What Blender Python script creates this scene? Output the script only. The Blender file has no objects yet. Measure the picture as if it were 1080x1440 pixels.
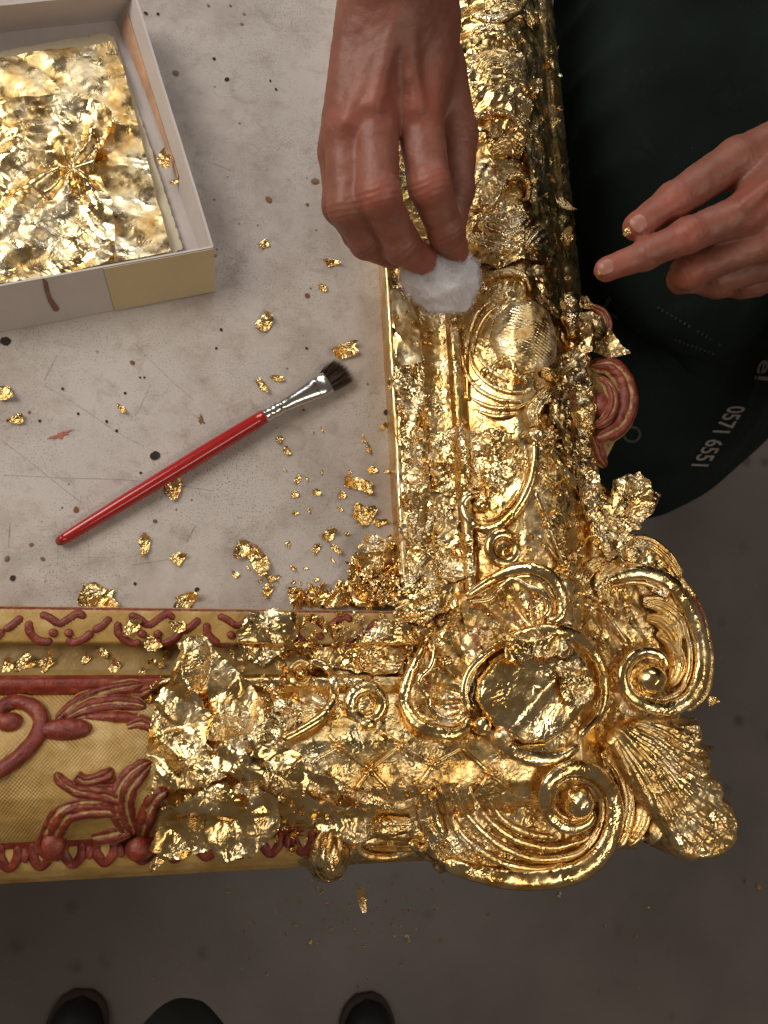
import bpy, math, random
import numpy as np
from mathutils import Matrix

random.seed(7); np.random.seed(7)
SC = bpy.context.scene
COL = SC.collection
R = math.radians

# ---------------------------------------------------------------- camera
# world: z = 0 is the table top, floor at z = -0.9, +y is away from the photographer
CAM_H, TILT, LOOK, FPX = 0.55, 10.0, -12.0, 1088.0
_t, _w = R(TILT), R(LOOK)
RX = np.array([[1, 0, 0], [0, math.cos(_t), -math.sin(_t)], [0, math.sin(_t), math.cos(_t)]])
RY = np.array([[math.cos(_w), 0, math.sin(_w)], [0, 1, 0], [-math.sin(_w), 0, math.cos(_w)]])
CR = RY @ RX
cd = bpy.data.cameras.new('camera'); cam = bpy.data.objects.new('camera', cd); COL.objects.link(cam)
cd.sensor_fit = 'VERTICAL'; cd.sensor_height = 36.0; cd.lens = 36.0 * FPX / 1440.0
cd.clip_start = 0.01; cd.clip_end = 50
cd.dof.use_dof = True; cd.dof.focus_distance = 0.53; cd.dof.aperture_fstop = 11
m = Matrix(CR.tolist()).to_4x4(); m.translation = (0, 0, CAM_H); cam.matrix_world = m
SC.camera = cam

# ---------------------------------------------------------------- world and lamps (indoor workshop)
W = bpy.data.worlds.new('World'); SC.world = W; W.use_nodes = True
W.node_tree.nodes['Background'].inputs[0].default_value = (0.80, 0.67, 0.55, 1)
W.node_tree.nodes['Background'].inputs[1].default_value = 0.125

def area(name, loc, target, sx, sy, power, col):
    l = bpy.data.lights.new(name, 'AREA'); l.shape = 'RECTANGLE'; l.size = sx; l.size_y = sy
    l.energy = power; l.color = col
    o = bpy.data.objects.new(name, l); COL.objects.link(o)
    v = np.array(target, float) - np.array(loc, float)
    from mathutils import Vector
    o.location = loc; o.rotation_euler = Vector(v).to_track_quat('-Z', 'Y').to_euler()
    return o
area('ceiling_lamp', (-1.65, 1.0, 1.65), (0.0, 0.1, 0), 1.5, 1.3, 38, (1.0, 0.92, 0.83))
area('window_light', (0.35, 2.4, 1.5), (0.1, 0.1, 0), 1.3, 1.1, 14, (0.90, 0.94, 1.0))
area('tube_lamp', (0.9, -0.55, 1.6), (0.2, 0.0, 0), 1.4, 0.35, 7.5, (1.0, 0.90, 0.78))

SC.view_settings.view_transform = 'Standard'; SC.view_settings.look = 'None'
SC.view_settings.exposure = 0.10; SC.view_settings.gamma = 1.0
SC.cycles.max_bounces = 8; SC.cycles.glossy_bounces = 5; SC.cycles.diffuse_bounces = 3
SC.cycles.sample_clamp_indirect = 6.0
SC.cycles.use_denoising = True

# ---------------------------------------------------------------- geometry helpers
def U(px, py, z):
    """photo pixel (1080 x 1440) + height above the table -> point in the room"""
    px = np.asarray(px, float); py = np.asarray(py, float); z = np.broadcast_to(np.asarray(z, float), px.shape)
    d = np.stack([(px - 540) / FPX, -(py - 720) / FPX, -np.ones_like(px)], -1) @ CR.T
    s = (z - CAM_H) / d[..., 2]
    P = d * s[..., None]; P[..., 2] += CAM_H
    return P

_TAB = np.random.RandomState(1).rand(64 * 64 * 64).astype(np.float32)
def vn(p, seed=0):
    """value noise in -1..1"""
    p = np.asarray(p, np.float32); i = np.floor(p); f = p - i; i = i.astype(np.int32) + seed * 7
    f = f * f * f * (f * (f * 6 - 15) + 10)
    x0, y0, z0 = (i[:, 0] & 63) << 12, (i[:, 1] & 63) << 6, i[:, 2] & 63
    x1, y1, z1 = ((i[:, 0] + 1) & 63) << 12, ((i[:, 1] + 1) & 63) << 6, (i[:, 2] + 1) & 63
    fx, fy, fz = f[:, 0], f[:, 1], f[:, 2]
    L = lambda a, b, t: a + (b - a) * t
    c00 = L(_TAB[x0 + y0 + z0], _TAB[x1 + y0 + z0], fx); c10 = L(_TAB[x0 + y1 + z0], _TAB[x1 + y1 + z0], fx)
    c01 = L(_TAB[x0 + y0 + z1], _TAB[x1 + y0 + z1], fx); c11 = L(_TAB[x0 + y1 + z1], _TAB[x1 + y1 + z1], fx)
    return L(L(c00, c10, fy), L(c01, c11, fy), fz) * 2 - 1

def fbm(p, n=3, seed=0):
    p = np.asarray(p, float); r = 0; a = 1; t = 0
    for k in range(n):
        r = r + a * vn(p * 2 ** k, seed + k * 17); t += a; a *= .5
    return r / t

def tri(x):
    return 2 * np.abs(2 * (x - np.floor(x + .5))) - 1

def fold(p, scale, seed=0, n=6):
    """crumpled-foil relief: flat facets between straight creases, -1..1 (scale = metres per big fold)"""
    p = np.asarray(p, float); rs = np.random.RandomState(seed + 11)
    r = 0; t = 0
    for k in range(n):
        d = rs.normal(size=3); d[2] *= .5; d /= np.linalg.norm(d)
        f = (1 + .75 * k) / scale / 2
        w = vn(p * f * .55 + 31 * k, seed + k) * .75
        a = 1 / (1 + .8 * k)
        m_ = .35 + .65 * np.clip(vn(p * f * .35 + 7 * k, seed + 50 + k) + .4, 0, 1)
        r = r + a * m_ * tri(p @ d * f + rs.rand() + w); t += a * .75
    return r / t

def mesh(name, V, F, mat, parent=None, smooth=True, attrs=None, thing=None):
    V = np.asarray(V, float)
    if parent is not None:
        base = np.array(parent.get('_base', (0, 0, 0)))
    else:
        base = V.mean(0).copy(); base[2] = V[:, 2].min()
    me = bpy.data.meshes.new(name)
    if isinstance(F, np.ndarray): F = F.tolist()
    me.from_pydata((V - base).tolist(), [], F)
    if smooth: me.polygons.foreach_set('use_smooth', [True] * len(me.polygons))
    if attrs:
        for k, a in attrs.items():
            at = me.attributes.new(k, 'FLOAT', 'POINT'); at.data.foreach_set('value', np.asarray(a, np.float32))
    me.materials.append(mat); me.update()
    o = bpy.data.objects.new(name, me); COL.objects.link(o)
    if parent is not None: o.parent = parent
    else: o.location = base
    o['_base'] = base.tolist()
    if thing: tag(o, *thing)
    return o

def tag(o, label, cat=None, group=None, kind=None):
    o['label'] = label
    if cat: o['category'] = cat
    if group: o['group'] = group
    if kind: o['kind'] = kind
    return o

def empty(name, base, label, cat, group=None):
    o = bpy.data.objects.new(name, None); COL.objects.link(o); o.location = base; o['_base'] = [float(x) for x in base]
    o.empty_display_size = .02
    return tag(o, label, cat, group)

def crom(P, n):
    """Catmull-Rom through rows of P, n samples"""
    P = np.asarray(P, float)
    if len(P) == 2:
        return P[0] + (P[1] - P[0]) * np.linspace(0, 1, n)[:, None]
    Q = np.vstack([2 * P[0] - P[1], P, 2 * P[-1] - P[-2]])
    L = np.concatenate([[0], np.cumsum(np.linalg.norm(np.diff(P[:, :2], axis=0), axis=1) + 1e-9)])
    s = np.linspace(0, L[-1], n); i = np.clip(np.searchsorted(L, s, 'right') - 1, 0, len(P) - 2)
    t = ((s - L[i]) / (L[i + 1] - L[i]))[:, None]
    a, b, c, d = Q[i], Q[i + 1], Q[i + 2], Q[i + 3]
    return .5 * (2 * b + (c - a) * t + (2 * a - 5 * b + 4 * c - d) * t ** 2 + (3 * b - a - 3 * c + d) * t ** 3)

def gridfaces(nu, nv, wrap=False):
    a = np.arange(nu * nv).reshape(nu, nv)
    if wrap: a = np.hstack([a, a[:, :1]])
    return np.stack([a[:-1, :-1], a[1:, :-1], a[1:, 1:], a[:-1, 1:]], -1).reshape(-1, 4)

def inpoly(P, poly):
    x, y = P[:, 0], P[:, 1]; r = np.zeros(len(P), bool); n = len(poly)
    for i in range(n):
        x1, y1 = poly[i][:2]; x2, y2 = poly[(i + 1) % n][:2]
        c = (y1 > y) != (y2 > y)
        with np.errstate(divide='ignore', invalid='ignore'):
            r ^= c & (x < (x2 - x1) * (y - y1) / (y2 - y1 + 1e-30) + x1)
    return r

def polydist(P, poly):
    poly = np.asarray(poly)[:, :2]; best = np.full(len(P), 1e9); near = np.zeros((len(P), 2))
    for i in range(len(poly)):
        a = poly[i]; b = poly[(i + 1) % len(poly)]; ab = b - a
        t = np.clip(((P[:, :2] - a) @ ab) / (ab @ ab + 1e-18), 0, 1)
        q = a + t[:, None] * ab; d = np.linalg.norm(P[:, :2] - q, axis=1)
        k = d < best; best[k] = d[k]; near[k] = q[k]
    return best, near

def patch_grid(poly, h):
    """grid of quads filling a plan polygon, boundary vertices snapped on to the outline"""
    poly = np.asarray(poly)[:, :2]; lo = poly.min(0) - h; hi = poly.max(0) + h
    nx, ny = int((hi[0] - lo[0]) / h) + 2, int((hi[1] - lo[1]) / h) + 2
    X, Y = np.meshgrid(lo[0] + h * np.arange(nx), lo[1] + h * np.arange(ny), indexing='ij')
    P = np.stack([X.ravel(), Y.ravel()], -1); ins = inpoly(P, poly)
    F = gridfaces(nx, ny); keep = ins[F].sum(1) >= 2; F = F[keep]
    used = np.unique(F); idx = -np.ones(len(P), int); idx[used] = np.arange(len(used))
    P = P[used]; ins = ins[used]; F = idx[F]
    d, q = polydist(P, poly)
    P[~ins] = q[~ins]; d[~ins] = 0
    return P, F[:, ::1], d

def boundary(F):
    E = np.vstack([F[:, [0, 1]], F[:, [1, 2]], F[:, [2, 3]], F[:, [3, 0]]])
    key = np.sort(E, 1); _, inv, cnt = np.unique(key, axis=0, return_inverse=True, return_counts=True)
    return E[cnt[inv.ravel()] == 1]

def jag(poly, seg, amp, seed=0):
    """subdivide an outline and tear its edge"""
    rs = np.random.RandomState(seed); poly = np.asarray(poly, float); out = []
    for i in range(len(poly)):
        a, b = poly[i], poly[(i + 1) % len(poly)]; n = max(1, int(np.linalg.norm(b - a) / seg))
        for k in range(n): out.append(a + (b - a) * k / n + rs.normal(size=2) * amp * (1 if k else .4))
    return np.array(out)

# ---------------------------------------------------------------- materials
def nt(name):
    m_ = bpy.data.materials.new(name); m_.use_nodes = True; t = m_.node_tree
    return m_, t, t.nodes['Principled BSDF']

class NB:
    def __init__(s, t): s.t = t
    def n(s, ty, **kw):
        x = s.t.nodes.new(ty)
        for k, v in kw.items():
            if k in x.bl_rna.properties: setattr(x, k, v)
            else: x.inputs[k].default_value = v
        return x
    def l(s, a, b): s.t.links.new(a, b)
    def coord(s, kind='Object'):
        return s.n('ShaderNodeTexCoord').outputs[kind]
    def noise(s, vec, scale, detail=3, rough=.6, dist=0):
        x = s.n('ShaderNodeTexNoise'); x.inputs['Scale'].default_value = scale; x.inputs['Detail'].default_value = detail
        x.inputs['Roughness'].default_value = rough; x.inputs['Distortion'].default_value = dist; s.l(vec, x.inputs['Vector']); return x.outputs['Fac']
    def ramp(s, fac, stops, interp='LINEAR'):
        x = s.n('ShaderNodeValToRGB'); x.color_ramp.interpolation = interp; e = x.color_ramp.elements
        while len(e) < len(stops): e.new(.5)
        for el, (p, c) in zip(e, stops):
            el.position = p; el.color = (c, c, c, 1) if isinstance(c, (int, float)) else (*c, 1)
        s.l(fac, x.inputs[0]); return x.outputs[0]
    def mix(s, fac, a, b, blend='MIX'):
        x = s.n('ShaderNodeMix'); x.data_type = 'RGBA'; x.blend_type = blend
        for sock, v in ((x.inputs['Factor'], fac), (x.inputs['A'], a), (x.inputs['B'], b)):
            pass
        ins = [i for i in x.inputs]
        fa, ca, cb = x.inputs[0], x.inputs[6], x.inputs[7]
        for sock, v in ((fa, fac), (ca, a), (cb, b)):
            if hasattr(v, 'is_linked') or hasattr(v, 'links'): s.l(v, sock)
            elif isinstance(v, (int, float)): sock.default_value = v
            else: sock.default_value = (*v, 1)
        return x.outputs[2]
    def math(s, op, a, b=None, clamp=False):
        x = s.n('ShaderNodeMath'); x.operation = op; x.use_clamp = clamp
        for sock, v in ((x.inputs[0], a), (x.inputs[1], b)):
            if v is None: continue
            if hasattr(v, 'links'): s.l(v, sock)
            else: sock.default_value = v
        return x.outputs[0]
    def voro(s, vec, scale, feature='F1', rnd=1.0, out='Distance'):
        x = s.n('ShaderNodeTexVoronoi'); x.feature = feature; x.inputs['Scale'].default_value = scale
        x.inputs['Randomness'].default_value = rnd; s.l(vec, x.inputs['Vector']); return x.outputs[out]
    def bump(s, h, strength, dist, nrm=None):
        x = s.n('ShaderNodeBump'); x.inputs['Strength'].default_value = strength; x.inputs['Distance'].default_value = dist
        s.l(h, x.inputs['Height'])
        if nrm is not None: s.l(nrm, x.inputs['Normal'])
        return x.outputs[0]
    def warp(s, vec, scale, amt):
        x = s.n('ShaderNodeTexNoise'); x.inputs['Scale'].default_value = scale; x.inputs['Detail'].default_value = 2; s.l(vec, x.inputs['Vector'])
        v = s.n('ShaderNodeVectorMath'); v.operation = 'MULTIPLY_ADD'
        s.l(x.outputs['Color'], v.inputs[0]); v.inputs[1].default_value = (amt,) * 3; s.l(vec, v.inputs[2]); return v.outputs[0]

def gold_nodes(b, vec, crumple, rough, fine=1.0, pale=0.0, amber=.45):
    """colour, roughness, normal of gilded leaf: creases plus flat facets, in patches"""
    w = b.warp(vec, 80, .008)
    n1 = b.noise(w, 38, 4, .65)
    deep = (.66, .38, .095); mid = (.86, .635, .30); lt = (.96, .85, .60)
    col = b.ramp(n1, [(.32, deep), (.53 - .1 * pale, mid), (.76 - .15 * pale, lt)])
    ro = b.ramp(b.noise(vec, 90, 3), [(.35, rough * .6), (.7, rough * 2.2)])
    am = b.math('MULTIPLY', b.ramp(b.noise(b.warp(vec, 120, .006), 62, 4, .7), [(.47, 0.0), (.57, 1.0)]), amber)   # satin, unburnished leaf
    col = b.mix(am, col, (.66, .365, .085)); ro = b.mix(am, ro, (.46, .46, .46))
    msk = b.ramp(b.noise(vec, 34, 3), [(.38, .15), (.60, 1.0)])
    rid = lambda sc, d: b.math('ABSOLUTE', b.math('SUBTRACT', b.noise(w, sc, 2, .5, d), .5))
    h = b.math('ADD', rid(70, .6), b.math('MULTIPLY', rid(190, .4), .45))
    h = b.math('MULTIPLY', h, msk)
    h = b.math('ADD', h, b.math('MULTIPLY', b.noise(vec, 700, 2), .03 * fine))
    nb = b.bump(h, 1.0, .010 * crumple)
    def facet(scale, k, prev):
        v = b.n('ShaderNodeVectorMath'); v.operation = 'SUBTRACT'; b.l(b.voro(b.warp(vec, scale * .7, .9 / scale), scale, out='Color'), v.inputs[0]); v.inputs[1].default_value = (.5, .5, .5)
        sc = b.n('ShaderNodeVectorMath'); sc.operation = 'SCALE'; b.l(v.outputs[0], sc.inputs[0]); b.l(b.math('MULTIPLY', msk, k), sc.inputs['Scale'])
        ad = b.n('ShaderNodeVectorMath'); ad.operation = 'ADD'; b.l(prev, ad.inputs[0]); b.l(sc.outputs[0], ad.inputs[1]); return ad.outputs[0]
    nn = facet(260, .5 * crumple, facet(95, .55 * crumple, nb))
    nm = b.n('ShaderNodeVectorMath'); nm.operation = 'NORMALIZE'; b.l(nn, nm.inputs[0])
    return col, ro, nm.outputs[0]

def gold_mat(name, crumple=1.0, rough=.16, fine=1.0, pale=0.0, bole=0.0, amber=.28):
    m_, t, bs = nt(name); b = NB(t); vec = b.coord()
    col, ro, nrm = gold_nodes(b, vec, crumple, rough, fine, pale, amber)
    b.l(col, bs.inputs['Base Color']); b.l(ro, bs.inputs['Roughness']); b.l(nrm, bs.inputs['Normal'])
    if bole:   # worn spots where the red ground shows through the leaf
        k = b.ramp(b.noise(b.warp(vec, 200, .004), 75, 5, .7), [(.66 - bole * .1, 1.0), (.69 - bole * .1, 0.0)])
        b.l(k, bs.inputs['Metallic'])
        b.l(b.mix(k, (.30, .10, .03), col), bs.inputs['Base Color'])
    else: bs.inputs['Metallic'].default_value = 1
    return m_

GOLD = gold_mat('gold_leaf_pressed', .5, .24, bole=.6, amber=.5)
GOLDS = gold_mat('gold_leaf_burnished', .20, .14, .6, amber=.15)
GOLDC = gold_mat('gold_leaf_crumpled', .6, .17, pale=.4)
GOLDF = gold_mat('gold_leaf_sheet', .10, .30, .5, pale=.6, amber=0)
GOLDB = gold_mat('gold_leaf_box_sheet', .20, .24, .6, pale=.5, amber=.05)
GOLDH = gold_mat('gold_leaf_heap', .34, .17, .8, pale=.3)
GOLDL = gold_mat('gold_leaf_carved', .24, .22, .8, bole=.3, amber=.35)

def bole_nodes(b, vec, usering=True):
    n = b.noise(vec, 60, 4); fine = b.noise(vec, 420, 3)
    och = b.ramp(n, [(.3, (.36, .22, .06)), (.55, (.50, .335, .115)), (.75, (.62, .47, .22))])
    red = b.ramp(b.noise(vec, 150, 4), [(.3, (.135, .018, .009)), (.55, (.235, .034, .016)), (.75, (.36, .10, .042))])
    return och, red, fine

def paint_mat(name, ridge_low, ridge_high):
    """red bole on raised work over an ochre ground; attribute ridge says how high"""
    m_, t, bs = nt(name); b = NB(t); vec = b.coord(); och, red, fine = bole_nodes(b, vec)
    at = b.n('ShaderNodeAttribute'); at.attribute_name = 'ridge'
    k = b.math('ADD', at.outputs['Fac'], b.math('MULTIPLY', b.math('SUBTRACT', b.noise(b.warp(vec, 120, .004), 150, 5, .75), .5), 1.5))
    k = b.ramp(k, [(ridge_low, 0.0), (ridge_high, 1.0)])
    b.l(b.mix(k, och, red), bs.inputs['Base Color']); bs.inputs['Roughness'].default_value = .30
    bs.inputs['Coat Weight'].default_value = .15; bs.inputs['Coat Roughness'].default_value = .3
    b.l(b.bump(b.noise(b.warp(vec, 100, .004), 230, 5, .7), .8, .0014), bs.inputs['Normal'])
    return m_
BOLE = paint_mat('red_bole_on_ochre', .30, .52)
BOLER = paint_mat('red_bole', .10, .42)

def ground_mat(name, weave, dark=1.0):
    """rail surface: ochre ground with cloth weave, gilded where attribute gild is 1"""
    m_, t, bs = nt(name); b = NB(t); vec = b.coord(); och, red, fine = bole_nodes(b, vec)
    at = b.n('ShaderNodeAttribute'); at.attribute_name = 'gild'; rd = b.n('ShaderNodeAttribute'); rd.attribute_name = 'ridge'
    k = b.math('ADD', at.outputs['Fac'], b.math('MULTIPLY', b.math('SUBTRACT', b.noise(b.warp(vec, 150, .006), 110, 5, .7), .5), 1.1))
    k = b.ramp(k, [(.49, 0.0), (.51, 1.0)])
    kr = b.ramp(b.math('ADD', rd.outputs['Fac'], b.math('MULTIPLY', b.math('SUBTRACT', fine, .5), .5)), [(.4, 0.0), (.6, 1.0)])
    col, ro, nrm = gold_nodes(b, vec, .36, .22)
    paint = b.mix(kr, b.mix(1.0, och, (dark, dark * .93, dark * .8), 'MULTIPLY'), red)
    b.l(b.mix(k, paint, col), bs.inputs['Base Color']); b.l(k, bs.inputs['Metallic'])
    b.l(b.mix(k, (.38, .38, .38), ro), bs.inputs['Roughness'])
    if weave:
        mp = b.n('ShaderNodeMapping'); mp.inputs['Rotation'].default_value = (0, 0, R(38)); b.l(vec, mp.inputs['Vector'])
        w1 = b.n('ShaderNodeTexWave'); w1.inputs['Scale'].default_value = weave; w1.inputs['Distortion'].default_value = 1.3; b.l(mp.outputs[0], w1.inputs['Vector'])
        w2 = b.n('ShaderNodeTexWave'); w2.bands_direction = 'Y'; w2.inputs['Scale'].default_value = weave; w2.inputs['Distortion'].default_value = 1.3; b.l(mp.outputs[0], w2.inputs['Vector'])
        hw = b.math('ADD', b.math('MULTIPLY', b.math('ADD', w1.outputs['Fac'], w2.outputs['Fac']), b.ramp(b.noise(vec, 45, 4), [(.35, .1), (.6, 1.0)])), b.math('MULTIPLY', b.noise(vec, 160, 4), 1.6))
    else: hw = fine
    nb = b.bump(hw, .55, .0006)
    mx = b.n('ShaderNodeMix'); mx.data_type = 'VECTOR'; b.l(k, mx.inputs[0]); b.l(nb, mx.inputs[4]); b.l(nrm, mx.inputs[5])
    b.l(mx.outputs[1], bs.inputs['Normal'])
    return m_
GROUND = ground_mat('ochre_ground_gilded', 0)
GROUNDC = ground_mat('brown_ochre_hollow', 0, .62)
GROUNDW = ground_mat('ochre_weave_gilded', 190)

def simple(name, col, rough=.5, metal=0, var=.12, vs=40, bump=0, bs_=300, **kw):
    m_, t, bs = nt(name); b = NB(t); vec = b.coord()
    lo = tuple(max(0, c * (1 - var)) for c in col); hi = tuple(min(1, c * (1 + var)) for c in col)
    b.l(b.ramp(b.noise(vec, vs, 5, .65), [(.3, lo), (.7, hi)]), bs.inputs['Base Color'])
    bs.inputs['Roughness'].default_value = rough; bs.inputs['Metallic'].default_value = metal
    for k, v in kw.items(): bs.inputs[k.replace('_', ' ')].default_value = v
    if bump: b.l(b.bump(b.noise(vec, bs_, 4), .6, bump), bs.inputs['Normal'])
    return m_

def table_mat():
    m_, t, bs = nt('worn_white_tabletop'); b = NB(t); vec = b.coord()
    base = b.ramp(b.noise(vec, 6, 4), [(.3, (.49, .435, .392)), (.7, (.57, .515, .47))])
    stain = b.ramp(b.noise(b.warp(vec, 20, .02), 16, 5, .7), [(.46, 0.0), (.73, .72)])
    c = b.mix(stain, base, (.31, .245, .20))
    c = b.mix(b.ramp(b.noise(b.warp(vec, 60, .02), 55, 6, .75), [(.52, 0.0), (.70, .5)]), c, (.25, .19, .145))
    # faint ring-shaped water marks
    ringm = b.ramp(b.voro(vec, 14), [(.15, 0.0), (.19, .22), (.205, .28), (.22, 0.0)])
    c = b.mix(b.math('MULTIPLY', ringm, b.ramp(b.noise(vec, 9, 2), [(.5, 0.0), (.6, 1.0)])), c, (.22, .16, .12))
    # dust and grit
    gm = b.ramp(b.noise(vec, 14, 4), [(.35, .0), (.7, 1.0)])
    grit = b.ramp(b.noise(vec, 850, 2, .5), [(.57, 0.0), (.66, .8)])
    c = b.mix(b.math('MULTIPLY', grit, gm), c, (.10, .08, .065))
    spot = b.ramp(b.voro(vec, 75), [(.05, 1.0), (.09, 0.0)])
    sm = b.ramp(b.noise(vec, 23, 2), [(.52, 0.0), (.58, .85)])
    c = b.mix(b.math('MULTIPLY', spot, sm), c, (.09, .065, .05))
    # scuffs
    mp = b.n('ShaderNodeMapping'); mp.inputs['Scale'].default_value = (1, .07, 1); mp.inputs['Rotation'].default_value = (0, 0, R(3)); b.l(vec, mp.inputs['Vector'])
    sc = b.ramp(b.noise(mp.outputs[0], 420, 2), [(.66, 0.0), (.72, .35)])
    c = b.mix(b.math('MULTIPLY', sc, gm), c, (.16, .13, .11))
    b.l(c, bs.inputs['Base Color'])
    b.l(b.ramp(b.noise(vec, 30, 4), [(.3, .45), (.7, .65)]), bs.inputs['Roughness'])
    b.l(b.bump(b.noise(vec, 300, 4), .3, .0005), bs.inputs['Normal'])
    return m_

def floor_mat():
    m_, t, bs = nt('dark_linoleum'); b = NB(t); vec = b.coord()
    c = b.ramp(b.noise(vec, 5, 5), [(.3, (.150, .128, .114)), (.7, (.200, .172, .155))])
    sp = b.ramp(b.voro(vec, 13), [(.10, .7), (.22, 0.0)]); sm = b.ramp(b.noise(vec, 6, 3), [(.45, 0.0), (.6, 1.0)])
    c = b.mix(b.math('MULTIPLY', sp, sm), c, (.05, .04, .032))
    sp2 = b.ramp(b.voro(vec, 45), [(.06, .8), (.12, 0.0)])
    c = b.mix(b.math('MULTIPLY', sp2, b.ramp(b.noise(vec, 11, 3), [(.5, 0.0), (.6, 1.0)])), c, (.30, .22, .13))
    b.l(c, bs.inputs['Base Color']); bs.inputs['Roughness'].default_value = .42
    b.l(b.bump(b.noise(vec, 120, 4), .15, .002), bs.inputs['Normal'])
    return m_

def skin_mat():
    m_, t, bs = nt('skin'); b = NB(t); vec = b.coord()
    n = b.noise(vec, 45, 4, .6)
    c = b.ramp(n, [(.3, (.21, .074, .046)), (.55, (.27, .100, .066)), (.75, (.33, .135, .093))])
    at = b.n('ShaderNodeAttribute'); at.attribute_name = 'flush'
    c = b.mix(b.math('MULTIPLY', at.outputs['Fac'], .55), c, (.42, .10, .065))
    b.l(c, bs.inputs['Base Color']); bs.inputs['Roughness'].default_value = .5
    bs.inputs['Subsurface Weight'].default_value = .25; bs.inputs['Subsurface Radius'].default_value = (.008, .003, .0015)
    bs.inputs['Subsurface Scale'].default_value = .35
    h = b.math('ADD', b.math('MULTIPLY', b.voro(b.warp(vec, 200, .003), 700), .2), b.noise(vec, 170, 4))
    b.l(b.bump(h, .4, .0008), bs.inputs['Normal'])
    return m_

def apron_mat():
    m_, t, bs = nt('dark_green_apron_cloth'); b = NB(t); vec = b.coord()
    c = b.ramp(b.noise(vec, 12, 4), [(.3, (.005, .0095, .0075)), (.7, (.009, .017, .0135))])
    dust = b.ramp(b.noise(b.warp(vec, 20, .03), 22, 5, .75), [(.60, 0.0), (.80, .35)])
    c = b.mix(dust, c, (.05, .055, .05)); fl = b.ramp(b.voro(vec, 160), [(.04, .8), (.07, 0.0)])
    c = b.mix(b.math('MULTIPLY', fl, b.ramp(b.noise(vec, 25, 2), [(.62, 0.0), (.68, 1.0)])), c, (.3, .26, .16))
    b.l(c, bs.inputs['Base Color']); bs.inputs['Roughness'].default_value = .85
    bs.inputs['Specular IOR Level'].default_value = .2
    b.l(b.bump(b.noise(vec, 900, 2), .4, .0006), bs.inputs['Normal'])
    return m_

TABLE, FLOOR, SKIN, APRON = table_mat(), floor_mat(), skin_mat(), apron_mat()
CARD = simple('white_card', (.60, .545, .52), .6, var=.06, vs=25, bump=.0003)
TAPE = simple('cream_tape', (.62, .51, .30), .45, var=.05)
STAIN = simple('brown_drip_stain', (.26, .12, .07), .5, var=.3, vs=120)
TISSUE = simple('cream_tissue', (.66, .58, .42), .7, var=.05, bump=.0004)
GOLDREFL = simple('painted_gold_reflection', (.60, .36, .23), .45, var=.35, vs=30)  # orange reflection of the gold leaf, put into the colour
REDLAC = simple('red_lacquer', (.40, .012, .012), .22, var=.12, vs=60, Coat_Weight=.5, Coat_Roughness=.12)
REDEND = simple('worn_red_wood', (.25, .05, .03), .6, var=.4, vs=200)
STEEL = simple('nickel_ferrule', (.72, .70, .67), .2, 1, var=.08, vs=80, bump=.0002)
HAIR = simple('dark_brush_hair', (.060, .034, .018), .55, var=.5, vs=300)
COTTON = simple('white_cotton', (.86, .83, .85), .95, var=.04, vs=60, bump=.0012, bs_=160, Subsurface_Weight=.2)
DARKSPOT = simple('dark_paint_spot', (.035, .025, .018), .9, var=.3, vs=200)
BROWNSPOT = simple('brown_varnish_spot', (.20, .10, .04), .35, var=.3, vs=200)
REDSPOT = simple('red_paint_smear', (.45, .13, .09), .7, var=.3, vs=400)
SCRATCH = simple('scratch_grime', (.19, .155, .13), .8, var=.4, vs=300)
PRINT = simple('grey_white_print', (.34, .31, .28), .8, var=.25, vs=150)
PRINTF = simple('faded_print', (.060, .062, .056), .9, var=.5, vs=150)
SHOE = simple('black_shoe_leather', (.008, .008, .008), .65, var=.3)
SOLE = simple('shoe_welt', (.045, .028, .02), .7)
CLOTH = simple('dark_green_cloth', (.016, .019, .014), .9, var=.2, bump=.0005)
SHIRT = simple('black_shirt', (.015, .015, .016), .9)
EDGE = simple('table_edge_wood', (.22, .15, .10), .6)

# ---------------------------------------------------------------- floor and table
fl = mesh('floor', [(-3, -3, -.9), (3, -3, -.9), (3, 3, -.9), (-3, 3, -.9)], [(0, 1, 2, 3)], FLOOR)
tag(fl, 'dark grey brown linoleum floor with paint spots', kind='structure')

def box(name, lo, hi, mat, parent, bev=0):
    x0, y0, z0 = lo; x1, y1, z1 = hi
    V = [(x0, y0, z0), (x1, y0, z0), (x1, y1, z0), (x0, y1, z0), (x0, y0, z1), (x1, y0, z1), (x1, y1, z1), (x0, y1, z1)]
    F = [(3, 2, 1, 0), (4, 5, 6, 7), (0, 1, 5, 4), (1, 2, 6, 5), (2, 3, 7, 6), (3, 0, 4, 7)]
    o = mesh(name, V, F, mat, parent, smooth=False)
    if bev:
        b_ = o.modifiers.new('bevel', 'BEVEL'); b_.width = bev; b_.segments = 3
    return o

# frame lines, measured on the inner lip
ZL = .028
_a, _b = U(0, 853, ZL)[:2], U(545, 860, ZL)[:2]; _c, _d = U(570, 830, ZL)[:2], U(545, 385, ZL)[:2]
EB = (_a - _b) / np.linalg.norm(_a - _b)          # along the bottom rail, away from the corner (left)
ER = (_d - _c) / np.linalg.norm(_d - _c)          # along the right rail, away from the corner (up)
NBv = np.array([-EB[1], EB[0]]); NBv = NBv if NBv[1] < 0 else -NBv     # outward of bottom rail
NRv = np.array([-ER[1], ER[0]]); NRv = NRv if NRv[0] > 0 else -NRv     # outward of right rail
_M = np.array([EB, -ER]).T; _s = np.linalg.solve(_M, _c - _a); IC = _a + EB * _s[0]     # inner corner
MV = np.linalg.solve(np.array([NBv, NRv]), np.ones(2))                 # mitre vector

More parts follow.
